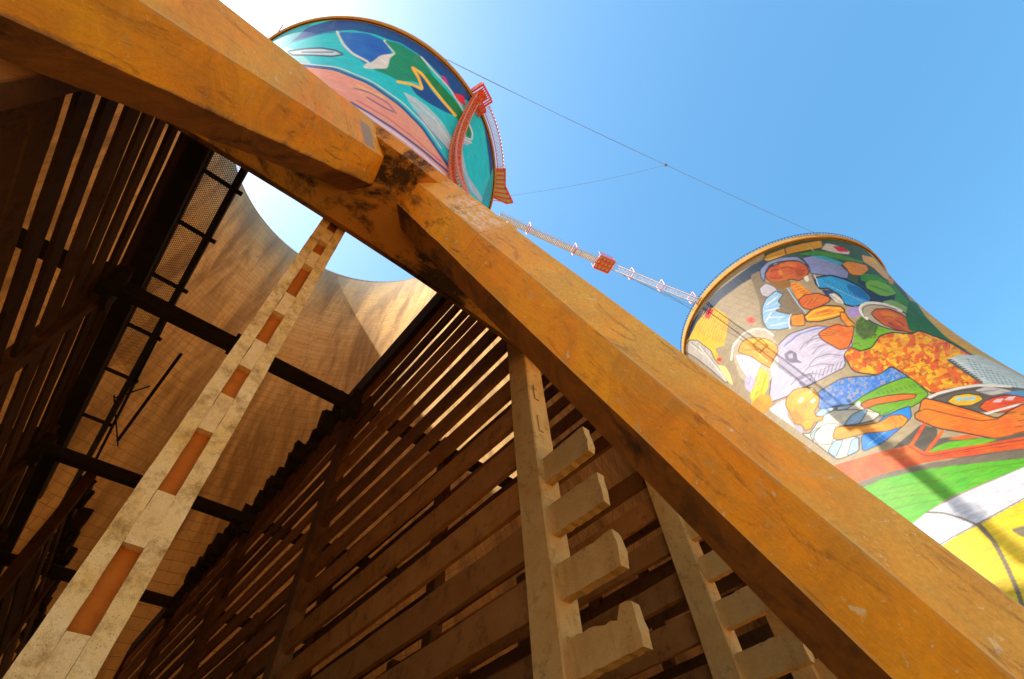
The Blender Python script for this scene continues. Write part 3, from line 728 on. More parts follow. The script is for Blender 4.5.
    p.shape([(726, 494), (736, 486), (775, 494), (870, 520), (945, 545), (985, 520), (1023, 500), (1300, 560), (1300, 640), (1010, 612), (960, 608), (850, 586), (770, 572), (708, 545), (708, 530), (720, 522)], (230, 118, 6), DK, 1.0)
    p.stroke([(716, 526), (740, 516), (820, 536), (900, 552), (945, 546)], 1.0, (110, 60, 10)); p.stroke([(945, 546), (975, 530), (1000, 525)], 0.9, (110, 60, 10))
    p.stroke([(760, 500), (850, 526), (920, 546)], 1.2, (242, 146, 34))
    for k in range(5):
        p.stroke([(985 + 7 * k, 606 - 18 * k), (1018 + 6 * k, 600 - 18 * k)], 0.8, (120, 60, 8))
    # ---- lower bands
    p.frame(670, 380, 2.89)
    p.fill([(640, 200), (700, 150), (725, 128), (775, 140), (765, 205), (720, 222)], (84, 78, 66))
    p.fill([(715, 205), (780, 165), (945, 168), (1023, 150), (1500, 100), (1500, 200), (760, 230)], (96, 88, 74))
    p.fill([(740, 212), (770, 192), (800, 180), (900, 168), (948, 172), (900, 186), (800, 200)], (108, 178, 26))
    p.fill([(800, 172), (850, 158), (900, 164), (850, 172)], (226, 120, 84))
    p.fill([(430, 260), (610, 206), (700, 186), (742, 212), (1023, 164), (1500, 90), (1500, 180), (1023, 196), (745, 236), (600, 280), (500, 310)], (222, 120, 88))
    p.stroke([(735, 128), (698, 188)], 3.4, (226, 112, 80)); p.stroke([(787, 148), (742, 208)], 3.4, (226, 112, 80)); p.stroke([(695, 190), (740, 218)], 3.0, (214, 100, 74))
    p.stroke([(690, 192), (740, 222), (860, 200), (1023, 172)], 0.9, (130, 60, 45)); p.stroke([(745, 226), (860, 206), (1023, 184)], 0.6, (160, 76, 56))
    for k in range(5): p.stroke([(500 + 26 * k, 262 - 7 * k), (560 + 30 * k, 262 - 9 * k)], 0.5, (196, 98, 74))
    p.fill([(500, 312), (620, 268), (760, 238), (1023, 200), (1500, 150), (1500, 240), (1023, 226), (760, 256), (600, 300), (520, 330)], (118, 108, 90))
    p.fill([(540, 318), (620, 284), (760, 254), (1023, 226), (1500, 180), (1500, 184), (1023, 252), (900, 300), (800, 342), (742, 382), (700, 420)], (92, 180, 22))
    for a, b_ in (((590, 322), (790, 288)), ((606, 350), (800, 322)), ((640, 374), (780, 345)), ((780, 276), (1023, 238)), ((600, 335), (720, 318))):
        p.stroke([a, ((a[0] + b_[0]) / 2, (a[1] + b_[1]) / 2 - 3), b_], 0.9, (112, 140, 66))
    p.fill([(690, 425), (742, 382), (830, 335), (1023, 252), (1500, 60), (1500, 200), (1023, 346), (900, 412), (820, 456), (740, 520)], (222, 220, 224))
    p.stroke([(742, 382), (790, 384), (840, 398), (892, 420)], 2.0, (118, 108, 92)); p.stroke([(742, 380), (830, 333), (1023, 250)], 0.8, (150, 140, 120))
    p.stroke([(740, 500), (820, 452), (892, 414), (1023, 342), (1500, 100)], 1.3, (120, 110, 95))
    p.fill([(740, 510), (820, 456), (892, 420), (1023, 346), (1500, 110), (1500, 1000), (900, 1000), (740, 560)], (246, 206, 30))
    p.stroke([(892, 418), (935, 465), (970, 530), (1005, 610), (1040, 720)], 4.6, (128, 116, 96))
    p.fill([(985, 432), (1023, 420), (1060, 430), (1060, 465), (1010, 450)], (130, 118, 98))

def make_shell(cen, sector, nfine, nz, paint, base, zfine0, fade=1.0):
    """hyperboloid shell: painted outside, board-marked inside; one mesh in tower-local metres"""
    a0, a1 = sector
    th = np.concatenate([np.linspace(a0, a1, nfine, endpoint=False), np.linspace(a1, a0 + 360, 90, endpoint=False)])
    th = np.radians(th); n = len(th)
    zo = np.concatenate([np.linspace(7.6, zfine0, 14, endpoint=False), np.linspace(zfine0, HT, nz)])
    thick = lambda z: np.interp(z, [7, 25, 90, 99.6], [0.55, 0.30, 0.24, 0.34])
    ro = prof(zo) + thick(zo) / 2
    T, Z = np.meshgrid(th, zo); Rr = np.repeat(ro[:, None], n, 1)
    Vo = np.stack([Rr * np.cos(T), Rr * np.sin(T), Z], -1).reshape(-1, 3)
    # inside surface, coarser
    ni = 240; zi = np.linspace(7.6, HT, 70); ti = np.linspace(0, 2 * math.pi, ni, endpoint=False)
    Ti, Zi = np.meshgrid(ti, zi); Ri = np.repeat((prof(zi) - thick(zi) / 2)[:, None], ni, 1)
    Vi = np.stack([Ri * np.cos(Ti), Ri * np.sin(Ti), Zi], -1).reshape(-1, 3)
    No = len(Vo)
    def quads(rows, cols, off, flip):
        r, c = np.meshgrid(np.arange(rows - 1), np.arange(cols), indexing='ij')
        c2 = (c + 1) % cols
        q = np.stack([r * cols + c, r * cols + c2, (r + 1) * cols + c2, (r + 1) * cols + c], -1).reshape(-1, 4) + off
        return q[:, ::-1] if flip else q
    Qo = quads(len(zo), n, 0, False); Qi = quads(len(zi), ni, No, True)
    V = np.concatenate([Vo, Vi]); Q = np.concatenate([Qo, Qi])
    me = bpy.data.meshes.new('shell')
    me.vertices.add(len(V)); me.vertices.foreach_set('co', V.astype(np.float32).ravel())
    me.loops.add(len(Q) * 4); me.loops.foreach_set('vertex_index', Q.astype(np.int32).ravel())
    me.polygons.add(len(Q)); me.polygons.foreach_set('loop_start', np.arange(0, len(Q) * 4, 4, dtype=np.int32))
    me.polygons.foreach_set('loop_total', np.full(len(Q), 4, np.int32))
    mi = np.zeros(len(Q), np.int32); mi[len(Qo):] = 1
    me.update(calc_edges=True)
    me.materials.append(M['mural']); me.materials.append(M['inside'])
    me.polygons.foreach_set('material_index', mi)
    me.polygons.foreach_set('use_smooth', np.ones(len(Q), bool))
    # uv in metres (unwrapped, seam fixed per face)
    uvl = me.uv_layers.new(name='UVMap')
    ang = np.arctan2(V[Q][:, :, 1], V[Q][:, :, 0])
    ang = np.where(ang - ang[:, :1] > math.pi, ang - 2 * math.pi, ang)
    ang = np.where(ang - ang[:, :1] < -math.pi, ang + 2 * math.pi, ang)
    uv = np.stack([ang * 24.0, V[Q][:, :, 2]], -1)
    uvl.data.foreach_set('uv', uv.astype(np.float32).ravel())
    # paint
    Wd = Vo + np.array([cen[0], cen[1], 0])
    nrm = np.stack([np.cos(T), np.sin(T), np.zeros_like(T)], -1).reshape(-1, 3)
    px = to_px(Wd)
    px[((EYE - Wd) * nrm).sum(1) < -1.0] = 1e6          # far side of the tower: plain ground colour
    P = Painter(px, lin(*base))
    paint(P)
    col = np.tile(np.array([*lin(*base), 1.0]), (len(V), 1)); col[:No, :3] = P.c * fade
    # rust-stained lip
    zf = Vo[:, 2]; k = np.clip((zf - (HT - 1.5)) / 0.25, 0, 1)[:, None]
    col[:No, :3] = col[:No, :3] * (1 - k) + np.array((0.33, 0.17, 0.035)) * k
    ca = me.color_attributes.new('paint', 'FLOAT_COLOR', 'POINT')
    ca.data.foreach_set('color', col.astype(np.float32).ravel())
    return me

def lathe(name, sec, n, mat):
    """closed ring swept from an (r, z) section"""
    bm = bmesh.new(); rings = []
    for k in range(n):
        a = 2 * math.pi * k / n
        rings.append([bm.verts.new((r * math.cos(a), r * math.sin(a), z)) for r, z in sec])
    m = len(sec)
    for k in range(n):
        for j in range(m):
            bm.faces.new((rings[k][j], rings[(k + 1) % n][j], rings[(k + 1) % n][(j + 1) % m], rings[k][(j + 1) % m]))
    return mesh_of(bm, name, mat)

NP = 30                                   # pairs of legs round the foot
APEX = -91.10                              # bearing of the apex over the camera
def leg_mesh(sgn):
    a = math.radians(APEX + sgn * 0.97); b = math.radians(APEX + sgn * 180 / NP)
    A = Vector((34.625 * math.cos(a), 34.625 * math.sin(a), 7.0))
    F = Vector((36.77 * math.cos(b), 36.77 * math.sin(b), 0.35))
    u = (A - F).normalized()
    A = A + u * 0.35
    mid = math.radians(APEX + sgn * 90 / NP)
    n = Vector((math.cos(mid), math.sin(mid), 0.29)); n = (n - u * n.dot(u)).normalized(); w = n.cross(u)
    hn, hw, co, ci = 0.390, 0.362, 0.245, 0.208
    sec = [(hw, -hn + ci), (hw, hn - co), (hw - co, hn), (-hw + co, hn), (-hw, hn - co), (-hw, -hn + ci), (-hw + ci, -hn), (hw - ci, -hn)]
    bm = bmesh.new(); rings = []; L = (A - F).length; N = 14
    r = random.Random(3 + sgn)
    st = [(k / N, 1.0) for k in range(N + 1)]
    for q in (0.80, 0.868):               # casting joints: shallow grooves
        st += [(q - 0.0009, 1.0), (q - 0.0003, 0.985), (q + 0.0003, 0.985), (q + 0.0009, 1.0)]
    st.sort(); N = len(st) - 1
    for q, sc in st:
        p = F.lerp(A, q); j = .004 if sc == 1.0 else 0.0
        rings.append([bm.verts.new(p + w * (x * sc + r.uniform(-j, j)) + n * (y * sc + r.uniform(-j, j))) for x, y in sec])
    uvl = bm.loops.layers.uv.new('UVMap')
    for k in range(N):
        for j in range(8):
            f = bm.faces.new((rings[k][j], rings[k][(j + 1) % 8], rings[k + 1][(j + 1) % 8], rings[k + 1][j]))
            for lp, (uu, vv) in zip(f.loops, ((j, k), (j + 1, k), (j + 1, k + 1), (j, k + 1))):
                lp[uvl].uv = (uu, st[vv][0] * L)
    bm.faces.new(rings[0][::-1]); bm.faces.new(rings[-1])
    bmesh.ops.recalc_face_normals(bm, faces=bm.faces[:])
    return mesh_of(bm, 'leg', M['leg'])

LEGM = {s: leg_mesh(s) for s in (-1, 1)}
RINGM = lathe('ring_beam', [(34.93, 7.0), (33.84, 7.0), (33.72, 7.12), (33.42, 8.3), (33.60, 8.6), (34.00, 8.75), (34.20, 8.3), (35.00, 7.14)], 300, M['ring'])
def foot_mesh():
    bm = bmesh.new()
    lo = [(-0.95, -0.75, -0.4), (0.95, -0.75, -0.4), (0.95, 0.75, -0.4), (-0.95, 0.75, -0.4)]
    hi = [(-0.75, -0.5, 0.62), (0.75, -0.5, 0.62), (0.75, 0.5, 0.62), (-0.75, 0.5, 0.62)]
    v = [bm.verts.new(p) for p in lo + hi]
    for f in ((0, 3, 2, 1), (4, 5, 6, 7), (0, 1, 5, 4), (1, 2, 6, 5), (2, 3, 7, 6), (3, 0, 4, 7)):
        bm.faces.new([v[i] for i in f])
    bmesh.ops.bevel(bm, geom=bm.edges[:], offset=0.04, segments=1, affect='EDGES')
    return mesh_of(bm, 'footing', M['footing'])
FOOTM = foot_mesh()
rt = float(prof(HT))
RIMM = lathe('rim_lip', [(rt + 0.42, HT - 1.25), (rt + 0.15, HT - 1.3), (rt - 0.16, HT - 0.3), (rt - 0.2, HT + 0.12), (rt + 0.42, HT + 0.12)], 260, M['rim'])

def rim_railing(name, step, h, lean, mat):
    bm = bmesh.new(); a = 0.0; r = random.Random(5)
    while a < 360:
        t = math.radians(a + r.uniform(-.25, .25)); q = rt + 0.3
        p = Vector((q * math.cos(t), q * math.sin(t), HT + 0.1))
        e = p + Vector((math.cos(t) * lean, math.sin(t) * lean, h))
        bm_bar(bm, p, e, 0.13)
        a += step
    n = 150
    for k in range(n):
        t0 = 2 * math.pi * k / n; t1 = 2 * math.pi * (k + 1) / n; q = rt + 0.3 + lean * .95
        for hh in ((0.97, 0.55) if lean < .2 else (0.97,)):
            qq = rt + 0.3 + lean * hh
            bm_bar(bm, (qq * math.cos(t0), qq * math.sin(t0), HT + 0.1 + h * hh), (qq * math.cos(t1), qq * math.sin(t1), HT + 0.1 + h * hh), 0.08)
    return mesh_of(bm, name, mat)

def tower(cen, label, shell, rail):
    t = thing('cooling_tower', label, 'cooling tower', (cen[0], cen[1], 0), 'twin painted cooling towers')
    add('shell', shell, t)
    add('ring_beam', RINGM, t)
    lip = add('rim_lip', RIMM, t)
    add('rim_railing', rail, lip)
    for k in range(NP):
        rz = math.radians(360 / NP * k)
        for s in (-1, 1):
            add('leg', LEGM[s], t, rot=(0, 0, rz))
        b = math.radians(APEX + 180 / NP) + rz
        add('footing', FOOTM, t, (36.8 * math.cos(b), 36.8 * math.sin(b), 0), (0, 0, b + math.pi / 2))
    return t

shA = make_shell(CA, (-172, -8), 480, 330, paint_near_tower, (45, 150, 165), 26.0)
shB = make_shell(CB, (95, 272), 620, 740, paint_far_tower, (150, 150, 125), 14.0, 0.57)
tower(CA, 'near cooling tower with turquoise, blue and pink mural, seen past its ochre legs', shA, rim_railing('rim_railing', 4.0, 1.1, 0.05, M['grey_steel']))
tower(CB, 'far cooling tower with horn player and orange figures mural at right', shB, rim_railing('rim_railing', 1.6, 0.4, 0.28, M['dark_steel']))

# ------------------------------------------------------------------ slatted walls inside the near tower
def slat_mesh(seed, L=6.5, mat='slat', h=0.355, t=0.07, seg=9, chip=0.012):
    r = random.Random(seed); bm = bmesh.new(); rings = []
    bow = r.uniform(-.012, .012)
    for k in range(seg + 1):
        y = L * k / seg; b = bow * math.sin(math.pi * k / seg)
        rings.append([bm.verts.new((x * t / 2 + b + r.uniform(-.003, .003), y, z + r.uniform(-chip, chip))) for x, z in ((-1, 0), (1, 0), (1, h), (-1, h))])
    for k in range(seg):
        for j in range(4):
            bm.faces.new((rings[k][j], rings[k][(j + 1) % 4], rings[k + 1][(j + 1) % 4], rings[k + 1][j]))
    bm.faces.new(rings[0][::-1]); bm.faces.new(rings[-1])
    return mesh_of(bm, 'slat', M[mat])

BAYS = [2.85, 9.45, 16.15, 22.95, 29.6]
PW, PD = 0.30, 0.36                       # post width (x) and depth (y)
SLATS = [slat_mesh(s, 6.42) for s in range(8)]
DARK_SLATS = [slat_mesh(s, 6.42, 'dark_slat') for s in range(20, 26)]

def post_mesh(h, w=PW, dpt=PD, mat='post', seed=0):
    r = random.Random(seed); bm = bmesh.new(); rings = []; n = 16
    for k in range(n + 1):
        z = h * k / n
        rings.append([bm.verts.new((x + r.uniform(-.006, .006), y + r.uniform(-.006, .006), z)) for x, y in ((-w / 2, 0), (w / 2, 0), (w / 2, dpt), (-w / 2, dpt))])
    for k in range(n):
        for j in range(4):
            bm.faces.new((rings[k][j], rings[k][(j + 1) % 4], rings[k + 1][(j + 1) % 4], rings[k + 1][j]))
    bm.faces.new(rings[0][::-1]); bm.faces.new(rings[-1])
    bmesh.ops.recalc_face_normals(bm, faces=bm.faces[:])
    ed = [e for e in bm.edges if e.calc_face_angle(0) > 0.8]
    bmesh.ops.bevel(bm, geom=ed, offset=0.015, segments=1, affect='EDGES')
    return mesh_of(bm, 'post', M[mat])

def stub_mesh(seed, L, h=0.33, t=0.10, broken=0.0):
    """slat end left in the post: a plate with a broken outer end; y runs outwards (negative)"""
    r = random.Random(seed); n = 12; bm = bmesh.new(); out = []
    pts = [(0, 0)] + [(-L * k / n, r.uniform(-.006, .006)) for k in range(1, n)] + [(-L + 0.006, 0.0)]
    m = 5
    for k in range(1, m):
        pts.append((-L + r.uniform(-.012, .012), h * k / m))
    top = [(-L + 0.008, h * (1 - broken * 0.05))]
    for k in range(n - 1, 0, -1):
        y = -L * k / n
        dip = broken * h * 0.30 * (0.4 + 0.6 * math.sin(min(1, (n - k) / n * 1.6) * math.pi)) if k < n - 2 else 0
        top.append((y, h - dip * r.uniform(0.7, 1.1) + r.uniform(-.008, .008)))
    pts += top + [(0, h)]
    f = [bm.verts.new((-t / 2 + r.uniform(-.004, .004), y, z)) for y, z in pts]
    b = [bm.verts.new((t / 2, y + r.uniform(-.012, .012) * (y < -0.1), z)) for y, z in pts]
    bm.faces.new(f); bm.faces.new(b[::-1])
    for k in range(len(pts)):
        bm.faces.new((f[k], b[k], b[(k + 1) % len(pts)], f[(k + 1) % len(pts)]))
    bmesh.ops.triangulate(bm, faces=[q for q in bm.faces if len(q.verts) > 4])
    return mesh_of(bm, 'slat_stub', M['post'])

def slat_wall(x, y0, ztop, label, beam=None, stubs=(), base=0.62, skip=(), slots=()):
    w = thing('slatted_screen', label, 'slatted screen', (x, 0, 0), 'slatted screens under the tower')
    ys = [y0] + BAYS[1:]
    for k, y in enumerate(ys):
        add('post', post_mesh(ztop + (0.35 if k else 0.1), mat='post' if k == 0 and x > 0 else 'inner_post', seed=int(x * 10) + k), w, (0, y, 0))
    for k in range(len(ys) - 1):
        z = base; i = 0
        while z + 0.33 < ztop:
            if (k, i) not in skip and (random.random() > 0.035 or z > 8):
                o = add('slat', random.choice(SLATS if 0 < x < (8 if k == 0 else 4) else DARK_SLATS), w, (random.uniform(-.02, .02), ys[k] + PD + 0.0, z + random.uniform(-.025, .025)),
                        (random.uniform(-.002, .002) if random.random() < .85 else random.uniform(-.014, .014), random.uniform(-.07, .07), random.uniform(-.002, .002)))
                o.scale = (1, (ys[k + 1] - ys[k] - PD) / 6.42, 1)
            z += 0.607; i += 1
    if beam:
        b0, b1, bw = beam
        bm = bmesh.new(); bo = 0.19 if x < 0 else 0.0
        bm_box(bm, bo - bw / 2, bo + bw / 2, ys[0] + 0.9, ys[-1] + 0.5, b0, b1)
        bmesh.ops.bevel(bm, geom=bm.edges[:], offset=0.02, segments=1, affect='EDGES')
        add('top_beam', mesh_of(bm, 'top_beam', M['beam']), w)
    for k, (z, L, br) in enumerate(stubs):
        add('slat_stub', stub_mesh(int(x * 7) + k, L, broken=br), w, (-0.02, y0 + 0.01, z), (0, 0, random.uniform(-.02, .02)))
    for z in slots:
        bm = bmesh.new(); bm_box(bm, -0.035, 0.035, -0.018, 0.01, z, z + 0.26)
        add('socket_plate', mesh_of(bm, 'socket_plate', M['post']), w, (-0.03, y0, 0))
    return w

slat_wall(-9.1, 3.9, 11.6, 'dark slatted screen farthest left, second behind the one with the mesh walkway')
slat_wall(-6.05, 3.5, 11.6, 'dark slatted screen directly behind the left one that carries the mesh walkway')
slat_wall(-3.0, 3.3, 12.3, 'dark slatted screen at left edge with mesh walkway along its top', beam=(12.42, 12.62, 0.40), base=0.34)
slat_wall(3.25, 2.85, 12.0, 'slatted screen right of the pale post, four broken slat stubs on its tan post', beam=(12.02, 12.7, 0.24), base=0.59,
          stubs=((3.03, 0.72, 1.0), (3.63, 0.70, 0.25), (4.25, 0.68, 0.0), (4.86, 0.66, 0.0), (2.42, 0.7, 0.3), (1.82, 0.7, 0.0)), slots=(5.62, 6.18))
slat_wall(6.35, 3.0, 11.8, 'second slatted screen from the pale post, its end post half hidden by the right leg', base=0.56,
          stubs=((2.4, .8, .2), (3.0, .8, 0.0), (3.6, .8, 0.0), (4.2, 0.8, 0.0), (4.8, .78, 0.0), (5.4, .78, 0.0)))
slat_wall(9.3, 3.25, 8.4, 'third slatted screen from the pale post, peeping out under the right leg', base=0.58,
          stubs=((3.6, .8, 0.0), (4.2, .8, 0.0), (4.8, .8, 0.1)))

slat_wall(12.3, 3.6, 9.0, 'fourth slatted screen from the pale post, dark behind the gaps', base=0.6)
slat_wall(15.4, 4.0, 10.5, 'fifth slatted screen from the pale post, farthest right in the dark', base=0.6)
# a further screen that leans into the passage deep on the left
def leaning_screen():
    a = at_z(88, 478, 12.3); b = at_z(30, 640, 12.3)
    d_ = b - a; ang = -math.atan2(d_[0], d_[1])
    w = thing('slatted_screen', 'dark slatted screen leaning into the passage at lower left, beyond the walkway', 'slatted screen', (a[0], a[1], 0), 'slatted screens under the tower')
    w.rotation_euler = (0, 0, ang)
    for k in range(3):
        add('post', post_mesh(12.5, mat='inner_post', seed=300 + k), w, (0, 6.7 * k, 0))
        if k == 2: break
        for i in range(20):
            z = 0.5 + 0.6 * i
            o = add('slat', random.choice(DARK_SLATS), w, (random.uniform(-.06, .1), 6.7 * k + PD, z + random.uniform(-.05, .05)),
                    (random.uniform(-.008, .008), random.uniform(-.12, .12), random.uniform(-.008, .008)))
            o.scale = (1, (6.7 - PD) / 6.42, 1)
    r = random.Random(8); y = 0.2
    while y < 13:
        bm = bmesh.new(); bm_box(bm, -0.2, r.uniform(.15, .45), y, y + r.uniform(.1, .35), 11.9 - r.uniform(0, .3), 12.3 + r.uniform(0, .2))
        bmesh.ops.subdivide_edges(bm, edges=bm.edges[:], cuts=1, use_grid_fill=True)
        for v in bm.verts: v.co += Vector((r.uniform(-.05, .05), r.uniform(-.05, .05), r.uniform(-.05, .05)))
        add('clamp', mesh_of(bm, 'clamp', M['beam']), w)
        y += r.uniform(.4, 1.3)
leaning_screen()

# pale post with its row of pockets
def pale_post():
    t = thing('socket_post', 'pale mottled concrete post with a row of orange pockets, standing alone', 'concrete post', (0, 0, 0))
    y = 2.85; h = 8.6
    xl, xr = -0.05, 0.235
    core = post_mesh(h, xr - xl - 0.02, PD - 0.07, 'pale_post', 90)
    core = add('core', core, t, ((xl + xr) / 2, y + 0.07, 0))
    # pockets measured on the front face
    rec = []
    for (a, b) in (((75, 632), (138, 546)), ((163, 492), (208, 430)), ((226, 394), (244, 366)), ((256, 338), (280, 314)), ((285, 292), (311, 268))):
        rec.append((at_y(*a, y)[2], at_y(*b, y)[2]))
    z = rec[0][0] - 0.62
    while z > 0.5:
        rec.insert(0, (z, z + 0.34)); z -= 0.6
    z = rec[-1][1] + 0.28
    while z < h - 0.4:
        rec.append((z, z + 0.32)); z += 0.6
    x1, x2 = xl + 0.093, xr - 0.095
    def slab(x0, x1_, z0, z1, y0, y1, jit, mat, name, seed, ji=0.0):
        r = random.Random(seed); bm = bmesh.new(); n = max(2, int((z1 - z0) / 0.09)); R = []
        for k in range(n + 1):
            zz = z0 + (z1 - z0) * k / n
            R.append([bm.verts.new((a + r.uniform(-jit, jit) * (0 < k < n) + (r.uniform(-ji, ji) if (ji and abs(a - (xl + xr) / 2) < 0.09) else 0), b_ + r.uniform(-jit, jit) * .5 * (b_ == y0), zz)) for a, b_ in ((x0, y0), (x1_, y0), (x1_, y1), (x0, y1))])
        for k in range(n):
            for j in range(4):
                bm.faces.new((R[k][j], R[k][(j + 1) % 4], R[k + 1][(j + 1) % 4], R[k + 1][j]))
        bm.faces.new(R[0][::-1]); bm.faces.new(R[-1])
        if name == 'cheek': return add(name, mesh_of(bm, name, M[mat]), t)
        return add(name, mesh_of(bm, name, M[mat]), core, (-(xl + xr) / 2, -y - 0.07, 0))
    slab(xl, x1, 0, h, y, y + 0.075, 0.0018, 'pale_post', 'cheek', 1, 0.0015)
    slab(x2, xr, 0, h, y, y + 0.075, 0.0018, 'pale_post', 'cheek', 2, 0.0015)
    last = 0.0
    for k, (a, b) in enumerate(rec):
        slab(x1 + .001, x2 - .001, last, a, y + random.uniform(-0.012, 0.012), y + 0.072, 0.006, 'mortar', 'mortar_fill', 20 + k)
        slab(x1 + .001, x2 - .001, a - 0.01, b + 0.01, y + 0.062, y + 0.0715, 0.002, 'recess', 'pocket', 60 + k)
        last = b
    slab(x1 + .001, x2 - .001, last, h, y + 0.004, y + 0.072, 0.006, 'pale_post', 'mortar_fill', 50)
pale_post()

# clamps and jagged ends along the top of the right screen
def clamps():
    par = [o for o in C.objects if o.name.startswith('slatted_screen') and abs(o.location.x - 3.25) < 0.01][0]
    r = random.Random(21); y = 9.9
    while y < 22:
        bm = bmesh.new(); a = r.uniform(.12, .3); h = r.uniform(.12, .42)
        bm_box(bm, -0.32 - r.uniform(0, .18), 0.1, y, y + a, 11.95 - h, 12.2 + r.uniform(0, .2))
        bmesh.ops.subdivide_edges(bm, edges=bm.edges[:], cuts=1, use_grid_fill=True)
        for v in bm.verts: v.co += Vector((r.uniform(-.04, .04), r.uniform(-.04, .04), r.uniform(-.04, .04)))
        add('clamp', mesh_of(bm, 'clamp', M['beam']), par)
        y += r.uniform(.35, 1.1)
clamps()

# cross beams over the passage
for k, (y, z, lab) in enumerate(((9.45, 11.55, 'nearest sooty cross strut between the slatted screens, just past the pale post'),
                                 (16.2, 11.62, 'second sooty cross strut between the slatted screens, lower in view'),
                                 (23.0, 11.66, 'third sooty cross strut, deepest between the slatted screens'))):
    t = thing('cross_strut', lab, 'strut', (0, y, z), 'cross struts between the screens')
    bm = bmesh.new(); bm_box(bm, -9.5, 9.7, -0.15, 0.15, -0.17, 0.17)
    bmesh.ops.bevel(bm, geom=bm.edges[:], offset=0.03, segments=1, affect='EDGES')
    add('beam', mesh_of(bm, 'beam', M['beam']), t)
    for x in (-3.0, -0.05, 3.25):
        bm = bmesh.new()
        bm_box(bm, x - 0.3, x + 0.3, -0.28, 0.28, -0.5, 0.32)
        bmesh.ops.subdivide_edges(bm, edges=bm.edges[:], cuts=2, use_grid_fill=True)
        for v in bm.verts: v.co += Vector((random.uniform(-.05, .05), random.uniform(-.05, .05), random.uniform(-.05, .05)))
        if abs(x + 0.05) > 0.1:
            add('bracket', mesh_of(bm, 'bracket', M['beam']), t)
        else:
            bm.free()
            bm = bmesh.new(); bm_box(bm, x - 0.2, x + 0.25, -0.18, 0.18, -0.2, 0.27)
            add('bracket', mesh_of(bm, 'bracket', M['beam']), t)

# mesh walkway along the top of the left wall
def walkway():
    z = 14.5; xa, xb = -3.04, -2.25; y0, y1 = 5.6, 15.6
    t = thing('mesh_walkway', 'narrow steel walkway with wire mesh floor above the left slatted screen', 'walkway', (0, 0, 0))
    add('side_rail', bar_mesh('side_rail', [((xa, y0, z), (xa, 24, z), 0.09, 0.16)], M['dark_steel']), t)
    add('side_rail', bar_mesh('side_rail', [((xb, y0, z), (xb, 24, z), 0.16, 0.2)], M['dark_steel']), t)
    for y in (7.4, 9.15, 11.2, 13.4, 15.6, 18.2, 21.0):
        add('cross_bar', bar_mesh('cross_bar', [((xa, y, z - .02), (xb + .22, y, z - .02), 0.09)], M['dark_steel']), t)
    # woven mesh floor, diamond wires
    bm = bmesh.new(); p = 0.075; wdt = 0.013
    n = int((y1 - y0 + (xb - xa)) / p)
    for k in range(n):
        for s in (1, -1):
            c = y0 - (xb - xa) + k * p if s > 0 else y0 + k * p
            xs, xe = xa, xb
            ys_, ye = c, c + s * (xb - xa)
            if min(ys_, ye) < y0 or max(ys_, ye) > y1: continue
            bm_bar(bm, (xs, ys_, z + 0.05 + 0.012 * s), (xe, ye, z + 0.05 + 0.012 * s), wdt, sides=3)
    o = add('mesh_floor', mesh_of(bm, 'mesh_floor', M['slat']), t); o['kind'] = 'stuff'
    # splayed hand-rail props
    for (a, b, za, zb) in (((245, 172), (205, 245), 15.6, 14.5), ((181, 354), (118, 440), 15.2, 14.4), ((182, 455), (88, 590), 15.2, 14.4)):
        A = at_z(*a, za); B = at_z(*b, zb)
        add('rail_prop', bar_mesh('rail_prop', [(A, B, 0.1)], M['dark_steel']), t)
    add('hand_rail', bar_mesh('hand_rail', [((-2.2, 12.0, 14.55), (-1.95, 24, 14.6), 0.08)], M['dark_steel']), t)
walkway()
# loose wires hanging at the left
for (a, b, lab) in (((114, 395), (118, 446), 'thin loose wire hanging upright under the mesh walkway'), ((114, 398), (150, 386), 'thin loose wire slanting under the mesh walkway')):
    o = add('loose_wire', bar_mesh('loose_wire', [(at_z(*a, 14.2), at_z(*b, 14.2), 0.035)], M['dark_steel']))
    tag(o, lab, 'wire')

# ------------------------------------------------------------------ hoist mast and rim gallery on the near tower
def shell_pt(th, z, off):
    t = math.radians(th); r = float(prof(z)) + off
    return Vector((CA[0] + r * math.cos(t), CA[1] + r * math.sin(t), z))

def hoist():
    t = thing('hoist_track', 'orange-red ladder-like hoist track climbing the turquoise side of the near tower', 'hoist', tuple(shell_pt(-71, 8, 0.8) - Vector((0, 0, 8))))
    org = t.location
    zs = [9 + k * 1.5 for k in range(61)]
    for dth, off in ((-1.3, 0.55), (1.3, 0.55), (-1.3, 1.5), (1.3, 1.5)):
        bm = bmesh.new()
        for a, b in zip(zs[:-1], zs[1:]):
            bm_bar(bm, shell_pt(-71.2 + dth, a, off) - org, shell_pt(-71.2 + dth, b, off) - org, 0.22)
        add('rail', mesh_of(bm, 'rail', M['orange_steel']), t)
    bm = bmesh.new()
    for k, a in enumerate(zs):
        for off in (0.55, 1.5):
            bm_bar(bm, shell_pt(-72.5, a, off) - org, shell_pt(-69.9, a, off) - org, 0.16)
        for dth in (-1.3, 1.3):
            bm_bar(bm, shell_pt(-71.2 + dth, a, .2) - org, shell_pt(-71.2 + dth, a, 1.5) - org, 0.12)
        if k < len(zs) - 1:
            bm_bar(bm, shell_pt(-72.5 if k % 2 else -69.9, a, 1.5) - org, shell_pt(-69.9 if k % 2 else -72.5, zs[k + 1], 1.5) - org, 0.12)
    o = add('lattice', mesh_of(bm, 'lattice', M['orange_steel']), t); o['kind'] = 'stuff'
hoist()

